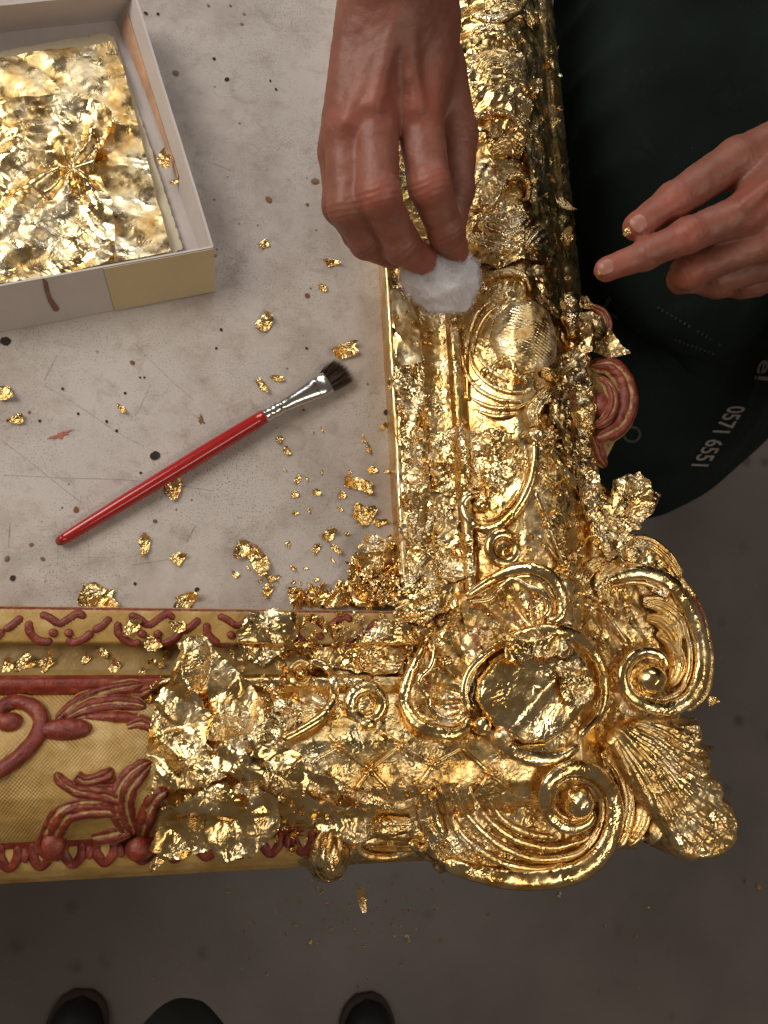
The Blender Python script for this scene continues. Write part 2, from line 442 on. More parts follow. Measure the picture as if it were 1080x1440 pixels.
tb0 = IC + MV * .145; tb0[0] = (IC + MV * .12 + ER * .75)[0]
tab = empty('work_table', (-.3, .3, -.9), 'worn white worktable top with grit, scratches and paint spots', 'table')
box('tabletop', (-1.1, float(tb0[1]), -.03), (float(tb0[0]), 1.2, 0), TABLE, tab, .002)
box('table_rail', (-1.05, float(tb0[1]) + .06, -.11), (float(tb0[0]) - .06, float(tb0[1]) + .085, -.03), EDGE, tab)
for lx in (-1.04, float(tb0[0]) - .12):
    for ly in (float(tb0[1]) + .09, 1.1):
        box('leg', (lx, ly, -.9), (lx + .06, ly + .06, -.031), EDGE, tab)

def decal(name, px, py, r, mat, par, z=.0005, ecc=1, ang=0, n=18, irr=.12, seed=0, zb=0.0):
    rs = np.random.RandomState(seed); P = []
    c = U(px, py, zb)
    for k in range(n):
        a = 2 * math.pi * k / n; rr = r / 2000 * (1 + irr * rs.normal())
        x, y = rr * math.cos(a), rr * ecc * math.sin(a)
        P.append((c[0] + x * math.cos(ang) - y * math.sin(ang), c[1] + x * math.sin(ang) + y * math.cos(ang), zb + z))
    P.append((c[0], c[1], zb + z + .0002))
    return mesh(name, P, [(k, (k + 1) % n, n) for k in range(n)], mat, par)

spots = [(218, 641, 7, DARKSPOT), (8, 480, 7, DARKSPOT), (18, 813, 4, DARKSPOT), (107, 717, 4.5, BROWNSPOT), (10, 786, 4, BROWNSPOT), (44, 766, 3, BROWNSPOT),
         (60, 786, 3, BROWNSPOT), (319, 112, 4, DARKSPOT), (205, 19, 3.2, DARKSPOT), (222, 20, 2.6, DARKSPOT), (301, 83, 2.6, DARKSPOT), (247, 103, 5, BROWNSPOT),
         (443, 255, 6.5, BROWNSPOT), (378, 281, 5.5, BROWNSPOT), (150, 593, 2.4, DARKSPOT), (164, 606, 2.2, DARKSPOT), (218, 733, 3, BROWNSPOT), (277, 829, 3.5, DARKSPOT),
         (190, 821, 2.2, DARKSPOT), (311, 464, 2.6, DARKSPOT), (304, 490, 2, DARKSPOT), (431, 490, 2.2, DARKSPOT), (427, 577, 1.8, DARKSPOT), (186, 510, 3.5, BROWNSPOT), (543, 580, 4.5, DARKSPOT),
         (432, 416, 4, BROWNSPOT), (388, 126, 2.4, DARKSPOT), (380, 114, 2, DARKSPOT), (197, 531, 1.8, DARKSPOT), (203, 531, 1.6, DARKSPOT), (176, 553, 2, DARKSPOT), (110, 582, 2, DARKSPOT), (432, 288, 2.5, BROWNSPOT), (324, 8, 2.4, BROWNSPOT), (293, 8, 2.6, BROWNSPOT),
         (343, 20, 2.6, BROWNSPOT), (340, 34, 2.6, BROWNSPOT), (56, 592, 2, DARKSPOT), (88, 547, 2, DARKSPOT), (41, 580, 2.4, BROWNSPOT), (198, 665, 2, DARKSPOT)]
for i, (x, y, r, mt) in enumerate(spots):
    decal('paint_spot', x, y, r, mt, tab, seed=i, ecc=random.uniform(.75, 1), ang=random.uniform(0, 3), irr=.06)
decal('paint_smear', 85, 612, 13, REDSPOT, tab, ecc=.3, ang=.5, irr=.35, n=30, seed=3)
decal('paint_smear', 283, 591, 6, BROWNSPOT, tab, ecc=.6, ang=1.4, irr=.4, n=24, seed=5)
def scratch(pts, w):
    P = crom([(x, y, 0) for x, y in pts], 30); P = U(P[:, 0], P[:, 1], 0); P[:, 2] = .0004
    T = np.gradient(P, axis=0); S = np.stack([-T[:, 1], T[:, 0], 0 * T[:, 0]], -1); S /= np.linalg.norm(S, axis=1)[:, None]
    ww = w * (.3 + .7 * np.abs(vn(P * 300 + w * 1e4)))[:, None]
    V = np.stack([P - S * ww, P + S * ww], 1).reshape(-1, 3)
    mesh('scratch', V, gridfaces(30, 2), SCRATCH, tab)
for s_ in ([(63, 542), (120, 577), (168, 610), (216, 634)], [(0, 617), (50, 656), (95, 692), (116, 707)], [(5, 668), (90, 672), (190, 676), (300, 690)], [(187, 481), (230, 525), (272, 563)],
           [(212, 540), (200, 566), (190, 585)], [(14, 735), (12, 770)], [(275, 738), (263, 762)], [(185, 795), (215, 790), (245, 786)], [(300, 230), (325, 240)], [(62, 535), (80, 500)]):
    scratch(s_, .00013 if len(s_) > 2 else .00018)

# ---------------------------------------------------------------- picture frame: profile
KN = [(853, .0285), (857, .030), (880, .0315), (902, .0305), (905, .0225), (909, .0225), (925, .0235), (940, .0255), (948, .029), (952, .0345), (961, .0365), (971, .0345), (976, .032),
      (1010, .042), (1050, .0505), (1085, .054), (1120, .0515), (1150, .044), (1172, .0335), (1180, .0275), (1190, .0245), (1205, .0235), (1220, .019), (1230, .012), (1236, .003)]
PV = [float((U(100, y, z)[:2] - U(100, 853, ZL)[:2]) @ NBv) for y, z in KN]
PZ = [z for y, z in KN]
for i in range(1, len(PV)): PV[i] = max(PV[i], PV[i - 1] + .0004)
def prof(v): return np.interp(v, PV, PZ)
VSEG = {k: (PV[i], PV[j]) for k, (i, j) in dict(frieze=(0, 4), cove=(4, 8), fillet=(8, 12), field=(12, 19), outer_moulding=(19, 24)).items()}

CORNER_PX = [(600, 905), (640, 835), (700, 800), (775, 795), (800, 830), (830, 790), (845, 740), (905, 745), (945, 780), (978, 830), (997, 890), (1001, 940), (997, 985), (976, 1003), (988, 1022), (1003, 1062), (1022, 1100),
             (1036, 1135), (1040, 1175), (1030, 1200), (1008, 1212), (975, 1213), (952, 1206), (938, 1190), (915, 1200), (890, 1202), (868, 1205), (848, 1228), (815, 1241), (770, 1245),
             (715, 1243), (660, 1232), (620, 1212), (590, 1197), (545, 1195), (520, 1180), (540, 1140), (580, 1090), (575, 1030), (560, 975), (580, 920)]
CORNER = U([p[0] for p in CORNER_PX], [p[1] for p in CORNER_PX], .04)[:, :2]
MED = U(745, 985, .06)[:2]
def Hs(xy):
    """height of the frame's carved ground"""
    xy = np.atleast_2d(xy); q = xy - IC
    v = np.maximum(q @ NBv, q @ NRv); z = prof(np.clip(v, 0, PV[-1]))
    lo, hi = CORNER.min(0), CORNER.max(0); k = np.where(((xy > lo) & (xy < hi)).all(1))[0]
    if len(k):
        k = k[inpoly(xy[k], CORNER)]
    if len(k):
        r = np.linalg.norm(xy[k] - MED, axis=1); d, _ = polydist(xy[k], CORNER)
        c = .036 + .016 * np.exp(-(r / .06) ** 2)
        c = c - .006 * np.clip(1 - d / .008, 0, 1) ** 2
        z[k] = np.maximum(c, np.where(v[k] < PV[-1] * .8, z[k], c))
    return z

def on(px, py, off=0.0):
    px = np.atleast_1d(np.asarray(px, float)); py = np.atleast_1d(np.asarray(py, float)); z = np.full(px.shape, .045)
    for _ in range(5): z = Hs(U(px, py, z)[:, :2]) + off
    return U(px, py, z)

FRAME = empty('picture_frame', (float(IC[0]), float(IC[1]), 0.0), 'ornate carved picture frame corner, mostly covered in crumpled gold leaf over red and ochre ground', 'picture frame')

def gild_b(P, part):
    """how far the leaf already covers the bottom rail"""
    lim = dict(frieze=555, cove=390, fillet=228, field=225, outer_moulding=432)[part]
    q = (P[:, :2] - IC) @ EB; lx = (U(lim, 1000, .03)[:2] - IC) @ EB
    return np.clip(.5 + (lx - q) / .02, 0, 1.3)

def rail(E, s_end, bottom):
    s = np.concatenate([np.arange(0, .50, .0013), np.linspace(.503, s_end, 60)])
    for part, (v0, v1) in VSEG.items():
        nv = max(6, int((v1 - v0) / .0012)); v = np.linspace(v0, v1, nv)
        S, V_ = np.meshgrid(s, v, indexing='ij')
        P = np.zeros(S.shape + (3,)); P[..., :2] = IC + MV * V_[..., None] + E * S[..., None]; P[..., 2] = prof(V_)
        P = P.reshape(-1, 3)
        g = gild_b(P, part) if bottom else np.full(len(P), 1.3)
        amp = dict(frieze=.0022, cove=.0008, fillet=.0010, field=.0011, outer_moulding=.0012)[part]
        up = np.clip((P[:, 1] - .15) / .15, 0, 1) if not bottom else 0
        if not bottom: amp = amp * (1 + up * 1.2)
        k = np.clip((g - .4) * 2, 0, 1)
        w0 = np.minimum((V_.ravel() - v0), (v1 - V_.ravel())) / .004
        ed = np.clip(w0, .12, 1)
        n = fold(P, .012, seed=3) * .7 + fold(P, .005, seed=8) * .3
        P[:, 2] += k * amp * ed * n + .0001 * fbm(P * 400, 2)
        side = fold(P, .010, seed=21) * k * amp * .6 * ed
        P[:, :2] += side[:, None] * (MV / np.linalg.norm(MV))
        rg = np.zeros(len(P))
        if part == 'fillet': rg = np.full(len(P), .8)
        if part == 'frieze':
            rg = np.where(V_.ravel() < v0 + .0022, .62, .0)
            if bottom: P[:, 2] += (1 - k) * ed * .0004 * np.sin(S.ravel() * 2 * math.pi / .0022)
        if part == 'fillet': P[:, 2] += .0005 * np.sin((V_.ravel() - v0) / (v1 - v0) * 5 * 2 * math.pi)
        if part == 'outer_moulding': rg = np.where(V_.ravel() < v0 + .004, .75, .15)
        F = gridfaces(len(s), nv); F = F if not bottom else F[:, ::-1]
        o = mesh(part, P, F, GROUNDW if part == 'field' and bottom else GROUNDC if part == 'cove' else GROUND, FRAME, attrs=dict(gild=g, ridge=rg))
        if part == 'frieze': FR[bottom] = o
        if part == 'outer_moulding': OM[bottom] = o
    # inner side and back of the rail down to the table
    v = [(0.0, .0283), (-.0006, .026), (0.0, .0), (PV[-1] - .0004, .0006), (PV[-1], .0032)]
    sa = np.array([0, s_end]); P = []
    for ss in sa:
        for a, z in v: P.append([*(IC + MV * a + E * ss), z])
    F = gridfaces(2, 5); o = mesh('side_face', np.array(P), F, GROUND, FRAME, smooth=False, attrs=dict(gild=np.full(10, 0.0 if bottom else .8), ridge=np.full(10, .3)))
FR, OM = {}, {}
rail(EB, .95, True)
rail(ER, 1.05, False)

# ---------------------------------------------------------------- ornament builders
def tube(name, pts, r, mat, parent=None, off=.002, n=70, k=12, flat=.72, crump=.09, off2=None, seed=0, cap=True, abs_z=None, step=()):
    """scroll rim: swept round section through photo points laid on the carved ground; r in mm (one or per point)"""
    P = np.array([(x, y, 0) for x, y in pts], float); C = crom(P, n)
    if abs_z is None:
        offs = np.interp(np.linspace(0, 1, n), np.linspace(0, 1, len(off)), off) if np.ndim(off) else off
        W = on(C[:, 0], C[:, 1], offs)
    else:
        zz = np.interp(np.linspace(0, 1, n), np.linspace(0, 1, len(abs_z)), abs_z) if np.ndim(abs_z) else np.full(n, abs_z)
        W = U(C[:, 0], C[:, 1], zz)
    for _ in range(4): W[1:-1, 2] = (W[:-2, 2] + W[1:-1, 2] * 2 + W[2:, 2]) / 4
    rr = np.interp(np.linspace(0, 1, n), np.linspace(0, 1, len(r)), r) if np.ndim(r) else np.full(n, float(r)); rr = rr / 1000
    if cap:
        e = np.linspace(0, 1, n); L = np.linalg.norm(np.diff(W, axis=0), axis=1).sum(); f = rr.mean() / L
        rr = rr * np.sqrt(np.clip(1 - np.clip(1 - np.minimum(e, 1 - e) / f, 0, 1) ** 2, .03, 1))
    T = np.gradient(W, axis=0); T /= np.linalg.norm(T, axis=1)[:, None]
    S = np.cross(T, (0, 0, 1)); S /= np.linalg.norm(S, axis=1)[:, None] + 1e-9; B = np.cross(S, T)
    a = np.linspace(0, 2 * math.pi, k, endpoint=False)
    V = W[:, None] + rr[:, None, None] * (np.cos(a)[None, :, None] * S[:, None] + flat * np.sin(a)[None, :, None] * B[:, None])
    V = V.reshape(-1, 3); N = V - np.repeat(W, k, 0)
    V = V + N * (crump * fold(V, .006, seed + 5))[:, None]
    F = gridfaces(n, k, True).tolist(); F.append(list(range(k))); F.append(list(range((n - 1) * k, n * k))[::-1])
    rg = np.tile(.55 + .45 * np.sin(a), n)
    o = mesh(name, V, F, mat, parent or FRAME, attrs=dict(ridge=rg))
    for sg, q_, dz in step:       # low stepped bead running beside the rim
        W2 = W + S * (rr * sg)[:, None]; W2[:, 2] -= rr * dz; r2 = rr * q_; kk = 8; a2 = np.linspace(0, 2 * math.pi, kk, endpoint=False)
        V = (W2[:, None] + r2[:, None, None] * (np.cos(a2)[None, :, None] * S[:, None] + np.sin(a2)[None, :, None] * B[:, None])).reshape(-1, 3)
        V = V + .0003 * fold(V, .005, seed + 9)[:, None]
        mesh('rim_step', V, gridfaces(n, kk, True), GOLDL, o, attrs=dict(ridge=np.full(len(V), .7)))
    return o

def leafstrip(name, pts, w, mat, parent=None, ridges=4, hgt=3.0, off=.001, n=60, seed=0, crump=.0003, lift=None, depth=.45, abs_z=None):
    """fluted acanthus lobe along a curve; w = half width in mm per point, hgt = relief in mm"""
    P = np.array([(x, y, 0) for x, y in pts], float); C = crom(P, n); W = on(C[:, 0], C[:, 1], off) if abs_z is None else U(C[:, 0], C[:, 1], np.interp(np.linspace(0, 1, n), np.linspace(0, 1, len(abs_z)), abs_z))
    for _ in range(6): W[1:-1, 2] = (W[:-2, 2] + W[1:-1, 2] * 2 + W[2:, 2]) / 4
    if lift is not None: W[:, 2] += np.interp(np.linspace(0, 1, n), np.linspace(0, 1, len(lift)), lift) / 1000
    ww = np.interp(np.linspace(0, 1, n), np.linspace(0, 1, len(w)), w) / 1000
    e = np.linspace(0, 1, n); ww = ww * np.sqrt(np.clip(1 - np.clip(1 - (1 - e) / .12, 0, 1) ** 2, .02, 1)) * np.sqrt(np.clip(1 - np.clip(1 - e / .06, 0, 1) ** 2, .1, 1))
    T = np.gradient(W, axis=0); T[:, 2] *= .3; T /= np.linalg.norm(T, axis=1)[:, None]; S = np.cross(T, (0, 0, 1)); S /= np.linalg.norm(S, axis=1)[:, None]
    k = ridges * 8 + 5; t = np.linspace(-1, 1, k)
    g = np.abs(np.cos(np.linspace(-1, 1, k) * math.pi * ridges / 2 + (0 if ridges % 2 else math.pi / 2))) if ridges > 1 else np.clip(1.25 - np.abs(t) ** 3, 0, 1)
    dome = np.sqrt(np.clip(1 - t ** 2, 0, 1))
    hz = hgt / 1000 * dome * (1 - depth + depth * g ** .7)
    sc = np.clip(ww / ww.max(), .25, 1)
    V = W[:, None] + ww[:, None, None] * t[None, :, None] * S[:, None]
    V[..., 2] += hz[None] * sc[:, None] - .0015
    V = V.reshape(-1, 3); V[:, 2] += crump * fold(V, .006, seed)
    rg = np.tile(g * .7 + .2 * dome, n) + .22 * fbm(V * 180, 3, seed)
    return mesh(name, V, gridfaces(n, k)[:, ::-1], mat, parent or FRAME, attrs=dict(ridge=rg))

def dome(name, px, py, rx, ry, h, mat, parent=None, off=0.0, ang=0, n=14, m_=28, dent=0, seed=0, crump=.03, power=.5, zfix=None):
    """boss: radii in photo pixels, height in mm"""
    c = on(px, py, off)[0] if zfix is None else U(px, py, zfix)
    sc = 1 / 2080.0; V = []
    for i in range(n):
        q = i / (n - 1) * 1.0
        for j in range(m_):
            a = 2 * math.pi * j / m_; x = rx * sc * q * math.cos(a); y = ry * sc * q * math.sin(a)
            z = h / 1000 * (1 - q * q) ** power - dent / 1000 * math.exp(-(q / .45) ** 2) - (.002 if i == n - 1 else 0)
            V.append((c[0] + x * math.cos(ang) - y * math.sin(ang), c[1] + x * math.sin(ang) + y * math.cos(ang), c[2] + z))
    V = np.array(V); V[:, 2] += h / 1000 * crump * fold(V, .006, seed)
    return mesh(name, V, gridfaces(n, m_, True)[:, ::-1], mat, parent or FRAME, attrs=dict(ridge=np.full(len(V), .8)))

def patch(name, poly_px, zf, mat, parent=None, h=.0011, skirt=None, zref=.045, thing=None, attrs=None, jagged=None, smooth=True, world=None):
    """plan patch: outline in photo points at height zref; zf(P, d) -> height, d = distance to the outline"""
    pp = np.array(poly_px, float)
    if jagged: pp = jag(pp, *jagged)
    poly = U(pp[:, 0], pp[:, 1], zref)[:, :2]
    P, F, d = patch_grid(poly, h)
    r = zf(P, d)
    if isinstance(r, tuple): z, ex = r
    else: z, ex = r, None
    V = np.column_stack([P if ex is None else P + ex, z])
    F = F[:, ::1]
    if skirt is not None:
        E_ = boundary(F); vid = np.unique(E_); mp = {int(a): len(V) + i for i, a in enumerate(vid)}
        V2 = V[vid].copy(); V2[:, 2] = skirt; V = np.vstack([V, V2])
        F = np.vstack([F, np.array([[b_, a_, mp[int(a_)], mp[int(b_)]] for a_, b_ in E_])])
    at = dict(ridge=np.full(len(V), .5))
    return mesh(name, V, F, mat, parent if parent is not None else (None if thing else FRAME), attrs=at, thing=thing, smooth=smooth)

def pq(px, py, z=.045): return U(px, py, z)[:2]
def z3(P): return np.column_stack([P, np.zeros(len(P))])

# ---- corner ground
def zf_corner(P, d):
    z = Hs(P) - .002; p = z3(P)
    z = z - .010 * np.clip(1 - d / .006, 0, 1) ** 2
    q = np.clip(d / .004, 0, 1)
    return z + q * (.0022 * fold(p, .016, 4, 4) + .0009 * fold(p, .006, 9, 4))
patch('corner_plate', CORNER_PX, zf_corner, GOLD, skirt=.004)

# ---- central medallion
def ell(px, py, a, b, ang, n=40):
    t = np.linspace(0, 2 * math.pi, n, endpoint=False); c, s = math.cos(ang), math.sin(ang)
    return [(px + a * math.cos(x) * c - b * math.sin(x) * s, py + a * math.cos(x) * s + b * math.sin(x) * c) for x in t]
MP = [(668, 985), (672, 955), (695, 925), (730, 903), (770, 897), (805, 905), (828, 930), (836, 965), (826, 1000), (800, 1030), (768, 1050), (735, 1052), (705, 1035), (682, 1012)]
mc = pq(752, 980, .06); ax = pq(800, 920, .06) - pq(700, 1040, .06); ax /= np.linalg.norm(ax); ay = np.array([-ax[1], ax[0]])
def zf_med(P, d):
    q = P - mc; u = q @ ax; v = q @ ay; p = z3(P)
    z = .053 + .0085 * np.sqrt(np.clip(1 - np.exp(-d / .018), 0, 1)) + .0035 * np.exp(-(v / .007) ** 2) * np.clip(1 - (u / .04) ** 2, 0, 1)
    wr = np.clip((u - .004) / .02, 0, 1)
    return z + .0007 * fold(p, .008, 12) * wr + .00018 * fold(p, .014, 13) - .004 * np.clip(1 - d / .004, 0, 1) ** 2
patch('medallion', MP, zf_med, GOLDS, zref=.055, h=.0008)
tube('medallion_rim', [(660, 1000), (652, 975), (660, 945), (685, 918), (720, 897), (755, 888), (790, 889), (820, 902), (842, 930), (850, 968), (842, 1005), (815, 1035)], [2.6, 2.8, 3.0, 3.2, 3.8, 5.0, 5.4, 4.8, 4, 3.4, 3, 2.6], GOLDS, off=.004, n=120, flat=.7, seed=1)
tube('medallion_rim', [(668, 1020), (690, 1032), (712, 1052), (745, 1066), (785, 1066), (815, 1048)], [2.6, 3.4, 5, 5.6, 4.6, 2.6], GOLDS, off=.004, n=80, flat=.7, seed=2)
dome('bead', 678, 1020, 13, 13, 6, GOLDS, off=.006)
dome('bead', 707, 1036, 17, 14, 7, GOLD, off=.006, crump=.12)

# ---- left ear shell of the cartouche
def pleat(base, n, amp, a0):
    b0 = np.array(base)
    def f(P):
        q = P - b0; th = np.arctan2(q[:, 1], q[:, 0]); return amp * np.abs(np.sin(th * n / 2 + a0))
    return f
LP = [(602, 895), (585, 925), (570, 965), (576, 1005), (604, 1028), (640, 1030), (658, 1012), (655, 975), (668, 940), (690, 905), (660, 888), (628, 884)]
pl1 = pleat(pq(672, 985), 13, .0042, .5)
patch('ear_shell', LP, lambda P, d: Hs(P) - .001 + .004 * np.clip(1 - d / .01, 0, 1) + pl1(P) * np.clip(d / .01, 0, 1) + .0011 * fold(z3(P), .008, 5), GOLD)
tube('scroll_rim', [(606, 893), (590, 922), (574, 955), (569, 985), (583, 1015), (610, 1029), (640, 1032), (658, 1020), (655, 1008)], [2.0, 3, 3.6, 4, 4.4, 4.6, 4.6, 4.2, 3], GOLDS, off=.005, n=90, flat=.75, seed=3, step=((-1.3, .40, .45),))
tube('scroll_rim', [(601, 893), (611, 915), (606, 938), (592, 952), (591, 966), (602, 980), (606, 998), (622, 1011), (640, 1014), (652, 1006), (645, 1000)], [1.4, 1.9, 2, 2, 2, 2.2, 2.2, 2.4, 2.8, 3.5, 3], GOLDS, off=.006, n=100, seed=4)

# ---- upper ear shell
UP = [(650, 850), (690, 822), (735, 805), (772, 818), (786, 850), (780, 880), (745, 888), (705, 900), (680, 915), (655, 890)]
pl2 = pleat(pq(752, 905), 15, .0040, .2)
patch('ear_shell', UP, lambda P, d: Hs(P) - .001 + .004 * np.clip(1 - d / .01, 0, 1) + pl2(P) * np.clip(d / .01, 0, 1) + .0011 * fold(z3(P), .008, 6), GOLD)
tube('scroll_rim', [(655, 838), (690, 815), (722, 801), (750, 799), (776, 812), (790, 838), (790, 862), (780, 872), (770, 868)], [2.2, 3, 3.8, 4.4, 4.6, 4.8, 4.6, 4, 2.5], GOLDS, off=.006, n=100, flat=.75, seed=5, step=((1.3, .40, .45),))
tube('scroll_rim', [(660, 846), (688, 843), (702, 828), (722, 814), (742, 824), (765, 835), (772, 855), (766, 868)], [1.2, 1.6, 1.8, 1.9, 1.9, 2, 2.4, 2.8], GOLDS, off=.007, n=90, seed=6)

# ---- rings
def ring(px, py, r, tr, off, seed):
    t = np.linspace(0, 2 * math.pi, 41)[:-1]; c = on(px, py, off)[0]; k = 12; a = np.linspace(0, 2 * math.pi, k, endpoint=False); R0 = r / 2080; V = []
    for x in t:
        for y in a: V.append((c[0] + (R0 + tr * math.cos(y)) * math.cos(x), c[1] + (R0 + tr * math.cos(y)) * math.sin(x), c[2] + tr * .85 * math.sin(y)))
    V = np.array(V); V += .0003 * fold(V, .006, seed)[:, None]
    A = np.arange(40 * k).reshape(40, k); A = np.vstack([A, A[:1]]); A = np.hstack([A, A[:, :1]])
    F = np.stack([A[:-1, :-1], A[1:, :-1], A[1:, 1:], A[:-1, 1:]], -1).reshape(-1, 4)
    mesh('ring', V, F, GOLDS, FRAME, attrs=dict(ridge=np.full(len(V), .8)))
    dome('ring_boss', px, py, r * .62, r * .62, 2.4, GOLDC, off=off - .001, crump=.35, seed=seed)
ring(708, 771, 21, .0042, .003, 1)
ring(515, 990, 22, .0046, .0045, 2)
dome('bead', 517, 1018, 13, 9, 4, GOLDS, off=0)

# ---- scroll under the shell of the right rail, and its twin on the bottom rail
tube('scroll_rim', [(752, 612), (753, 645), (746, 680), (728, 715), (700, 740), (674, 742), (656, 725), (653, 705), (666, 695), (682, 702), (684, 716)], [2.2, 2.6, 3, 3.2, 3.5, 3.5, 3.4, 3.2, 3, 2.6, 2.2], GOLDS, off=.004, n=120, seed=7)
tube('scroll_rim', [(738, 625), (740, 655), (733, 685), (716, 712), (696, 728), (678, 732)], [1.2, 1.6, 1.8, 1.8, 1.6, 1.2], GOLD, off=.003, n=80, seed=8)
dome('scroll_boss', 675, 711, 11, 11, 6, GOLDS, off=.003)
tube('scroll_rim', [(436, 928), (458, 938), (470, 962), (466, 990), (448, 1012), (425, 1026), (398, 1040)], [2.4, 3, 3.4, 3.5, 3.4, 3, 2.4], GOLDS, off=.007, n=100, seed=9)
tube('scroll_rim', [(440, 940), (422, 932), (408, 944), (414, 960), (430, 962), (438, 950)], [2.4, 2.6, 2.6, 2.4, 2, 1.6], GOLDL, off=.008, n=70, seed=10)
dome('scroll_boss', 424, 948, 9, 9, 6, GOLDS, off=.006)

# ---- lattice bars with little flowers
def flower(px, py, r, seed):
    f = dome('lattice_flower', px, py, r * .45, r * .45, 4.2, GOLDL, off=.002, seed=seed)
    for k in range(5):
        a = 2 * math.pi * k / 5 + seed; x, y = px + r * .62 * math.cos(a), py + r * .62 * math.sin(a)
        dome('petal', x, y, r * .42, r * .27, 2.8, GOLDL, off=.0016, ang=-a, seed=seed + k, n=7, m_=12, parent=f)
for i, (a, b) in enumerate([((436, 1074), (477, 1049)), ((477, 1050), (521, 1082)), ((521, 1082), (564, 1048)), ((564, 1049), (610, 1075)), ((610, 1075), (650, 1052)), ((477, 1049), (462, 1032)), ((564, 1048), (536, 1030)), ((521, 1082), (500, 1112)), ((521, 1083), (552, 1116)), ((610, 1076), (590, 1104)), ((650, 1052), (690, 1088)), ((690, 1088), (664, 1122)), ((690, 1088), (730, 1122)),
                            ((752, 690), (795, 802)), ((832, 748), (795, 802)), ((795, 802), (768, 850)), ((795, 803), (842, 846)), ((842, 846), (812, 892)), ((842, 846), (872, 800)), ((842, 847), (882, 905)), ((795, 802), (758, 752))]):
    tube('lattice_bar', [a, ((a[0] + b[0]) / 2, (a[1] + b[1]) / 2), b], 1.5, GOLDL, off=.0014, n=24, k=8, seed=i, crump=.25)
for i, (x, y) in enumerate([(521, 1082), (564, 1048), (610, 1075), (477, 1049), (795, 802), (842, 846), (690, 1088)]): flower(x, y, 11, i)

# ---- big volute on the right
tube('volute', [(836, 828), (862, 812), (905, 805), (945, 822), (972, 862), (986, 905), (986, 948), (970, 982), (940, 997), (908, 992), (884, 975), (876, 950), (886, 926), (908, 916), (930, 922), (940, 940)],
     [3, 4.5, 5.5, 6, 6, 6, 6, 6, 6, 5.6, 5, 4.4, 4, 3.6, 3.2, 2.4], GOLDS, off=[.002, .004, .006, .007, .008, .008, .009, .009, .010], n=190, k=16, flat=.62, seed=11, step=((1.3, .38, .5),))
tube('volute_edge', [(880, 800), (930, 796), (968, 828), (990, 878), (998, 930), (992, 975), (965, 1000)], [2, 3, 3.5, 3.5, 3.5, 3.2, 2.5], GOLD, off=-.004, n=110, seed=12)
dome('volute_boss', 912, 955, 27, 25, 13, GOLDS, off=.004, ang=.4, n=18, m_=36, power=.6, crump=.012)
for i, (p, w, rr) in enumerate([([(852, 848), (850, 815), (872, 797), (905, 800), (935, 820)], [4, 7, 8, 7, 4], 4), ([(905, 845), (930, 850), (955, 870), (965, 900)], [4, 7, 7, 4], 4), ([(910, 868), (930, 874), (948, 895), (952, 920)], [3, 6, 6, 4], 4),
                                ([(925, 890), (945, 905), (955, 935), (945, 965)], [3, 6, 7, 4], 3), ([(870, 770), (905, 765), (935, 785), (958, 815)], [5, 8, 8, 5], 4), ([(830, 838), (822, 815), (835, 795), (860, 790)], [3, 5, 6, 4], 3)]):
    leafstrip('acanthus_lobe', p, w, GOLDL, ridges=rr, hgt=5, off=.003, seed=i)

# ---- big volute at the bottom
tube('volute', [(575, 1185), (605, 1203), (650, 1222), (705, 1234), (760, 1236), (812, 1226), (846, 1200), (862, 1165), (864, 1130), (850, 1098), (825, 1082), (795, 1082), (773, 1100), (766, 1127), (778, 1152), (802, 1165), (826, 1158), (836, 1142)],
     [2.5, 4, 5, 6, 6.8, 7.2, 7.2, 7, 6.8, 6.4, 6, 5.6, 5.4, 5, 4.8, 4.4, 3.8, 2.6], GOLDS, off=[.001, .002, .003, .004, .006, .008, .010, .011, .011], n=230, k=16, flat=.62, seed=13, step=((-1.3, .38, .5),))
dome('volute_boss', 812, 1126, 23, 25, 12, GOLDS, off=.006, n=18, m_=36, power=.6, crump=.012)
for i, p in enumerate([[(640, 1110), (660, 1150), (705, 1190), (760, 1208), (815, 1198), (840, 1165)], [(660, 1110), (680, 1145), (720, 1178), (770, 1192), (812, 1184), (830, 1175)], [(622, 1120), (642, 1165), (690, 1205), (745, 1221), (800, 1216)],
                       [(690, 1130), (710, 1155), (745, 1172), (785, 1178)]]):
    tube('flute', p, [1.2, 2.2, 2.8, 2.8, 2.4, 1.2], GOLDL, off=.003 - .0006 * i, n=90, k=10, flat=.9, seed=20 + i, crump=.1)

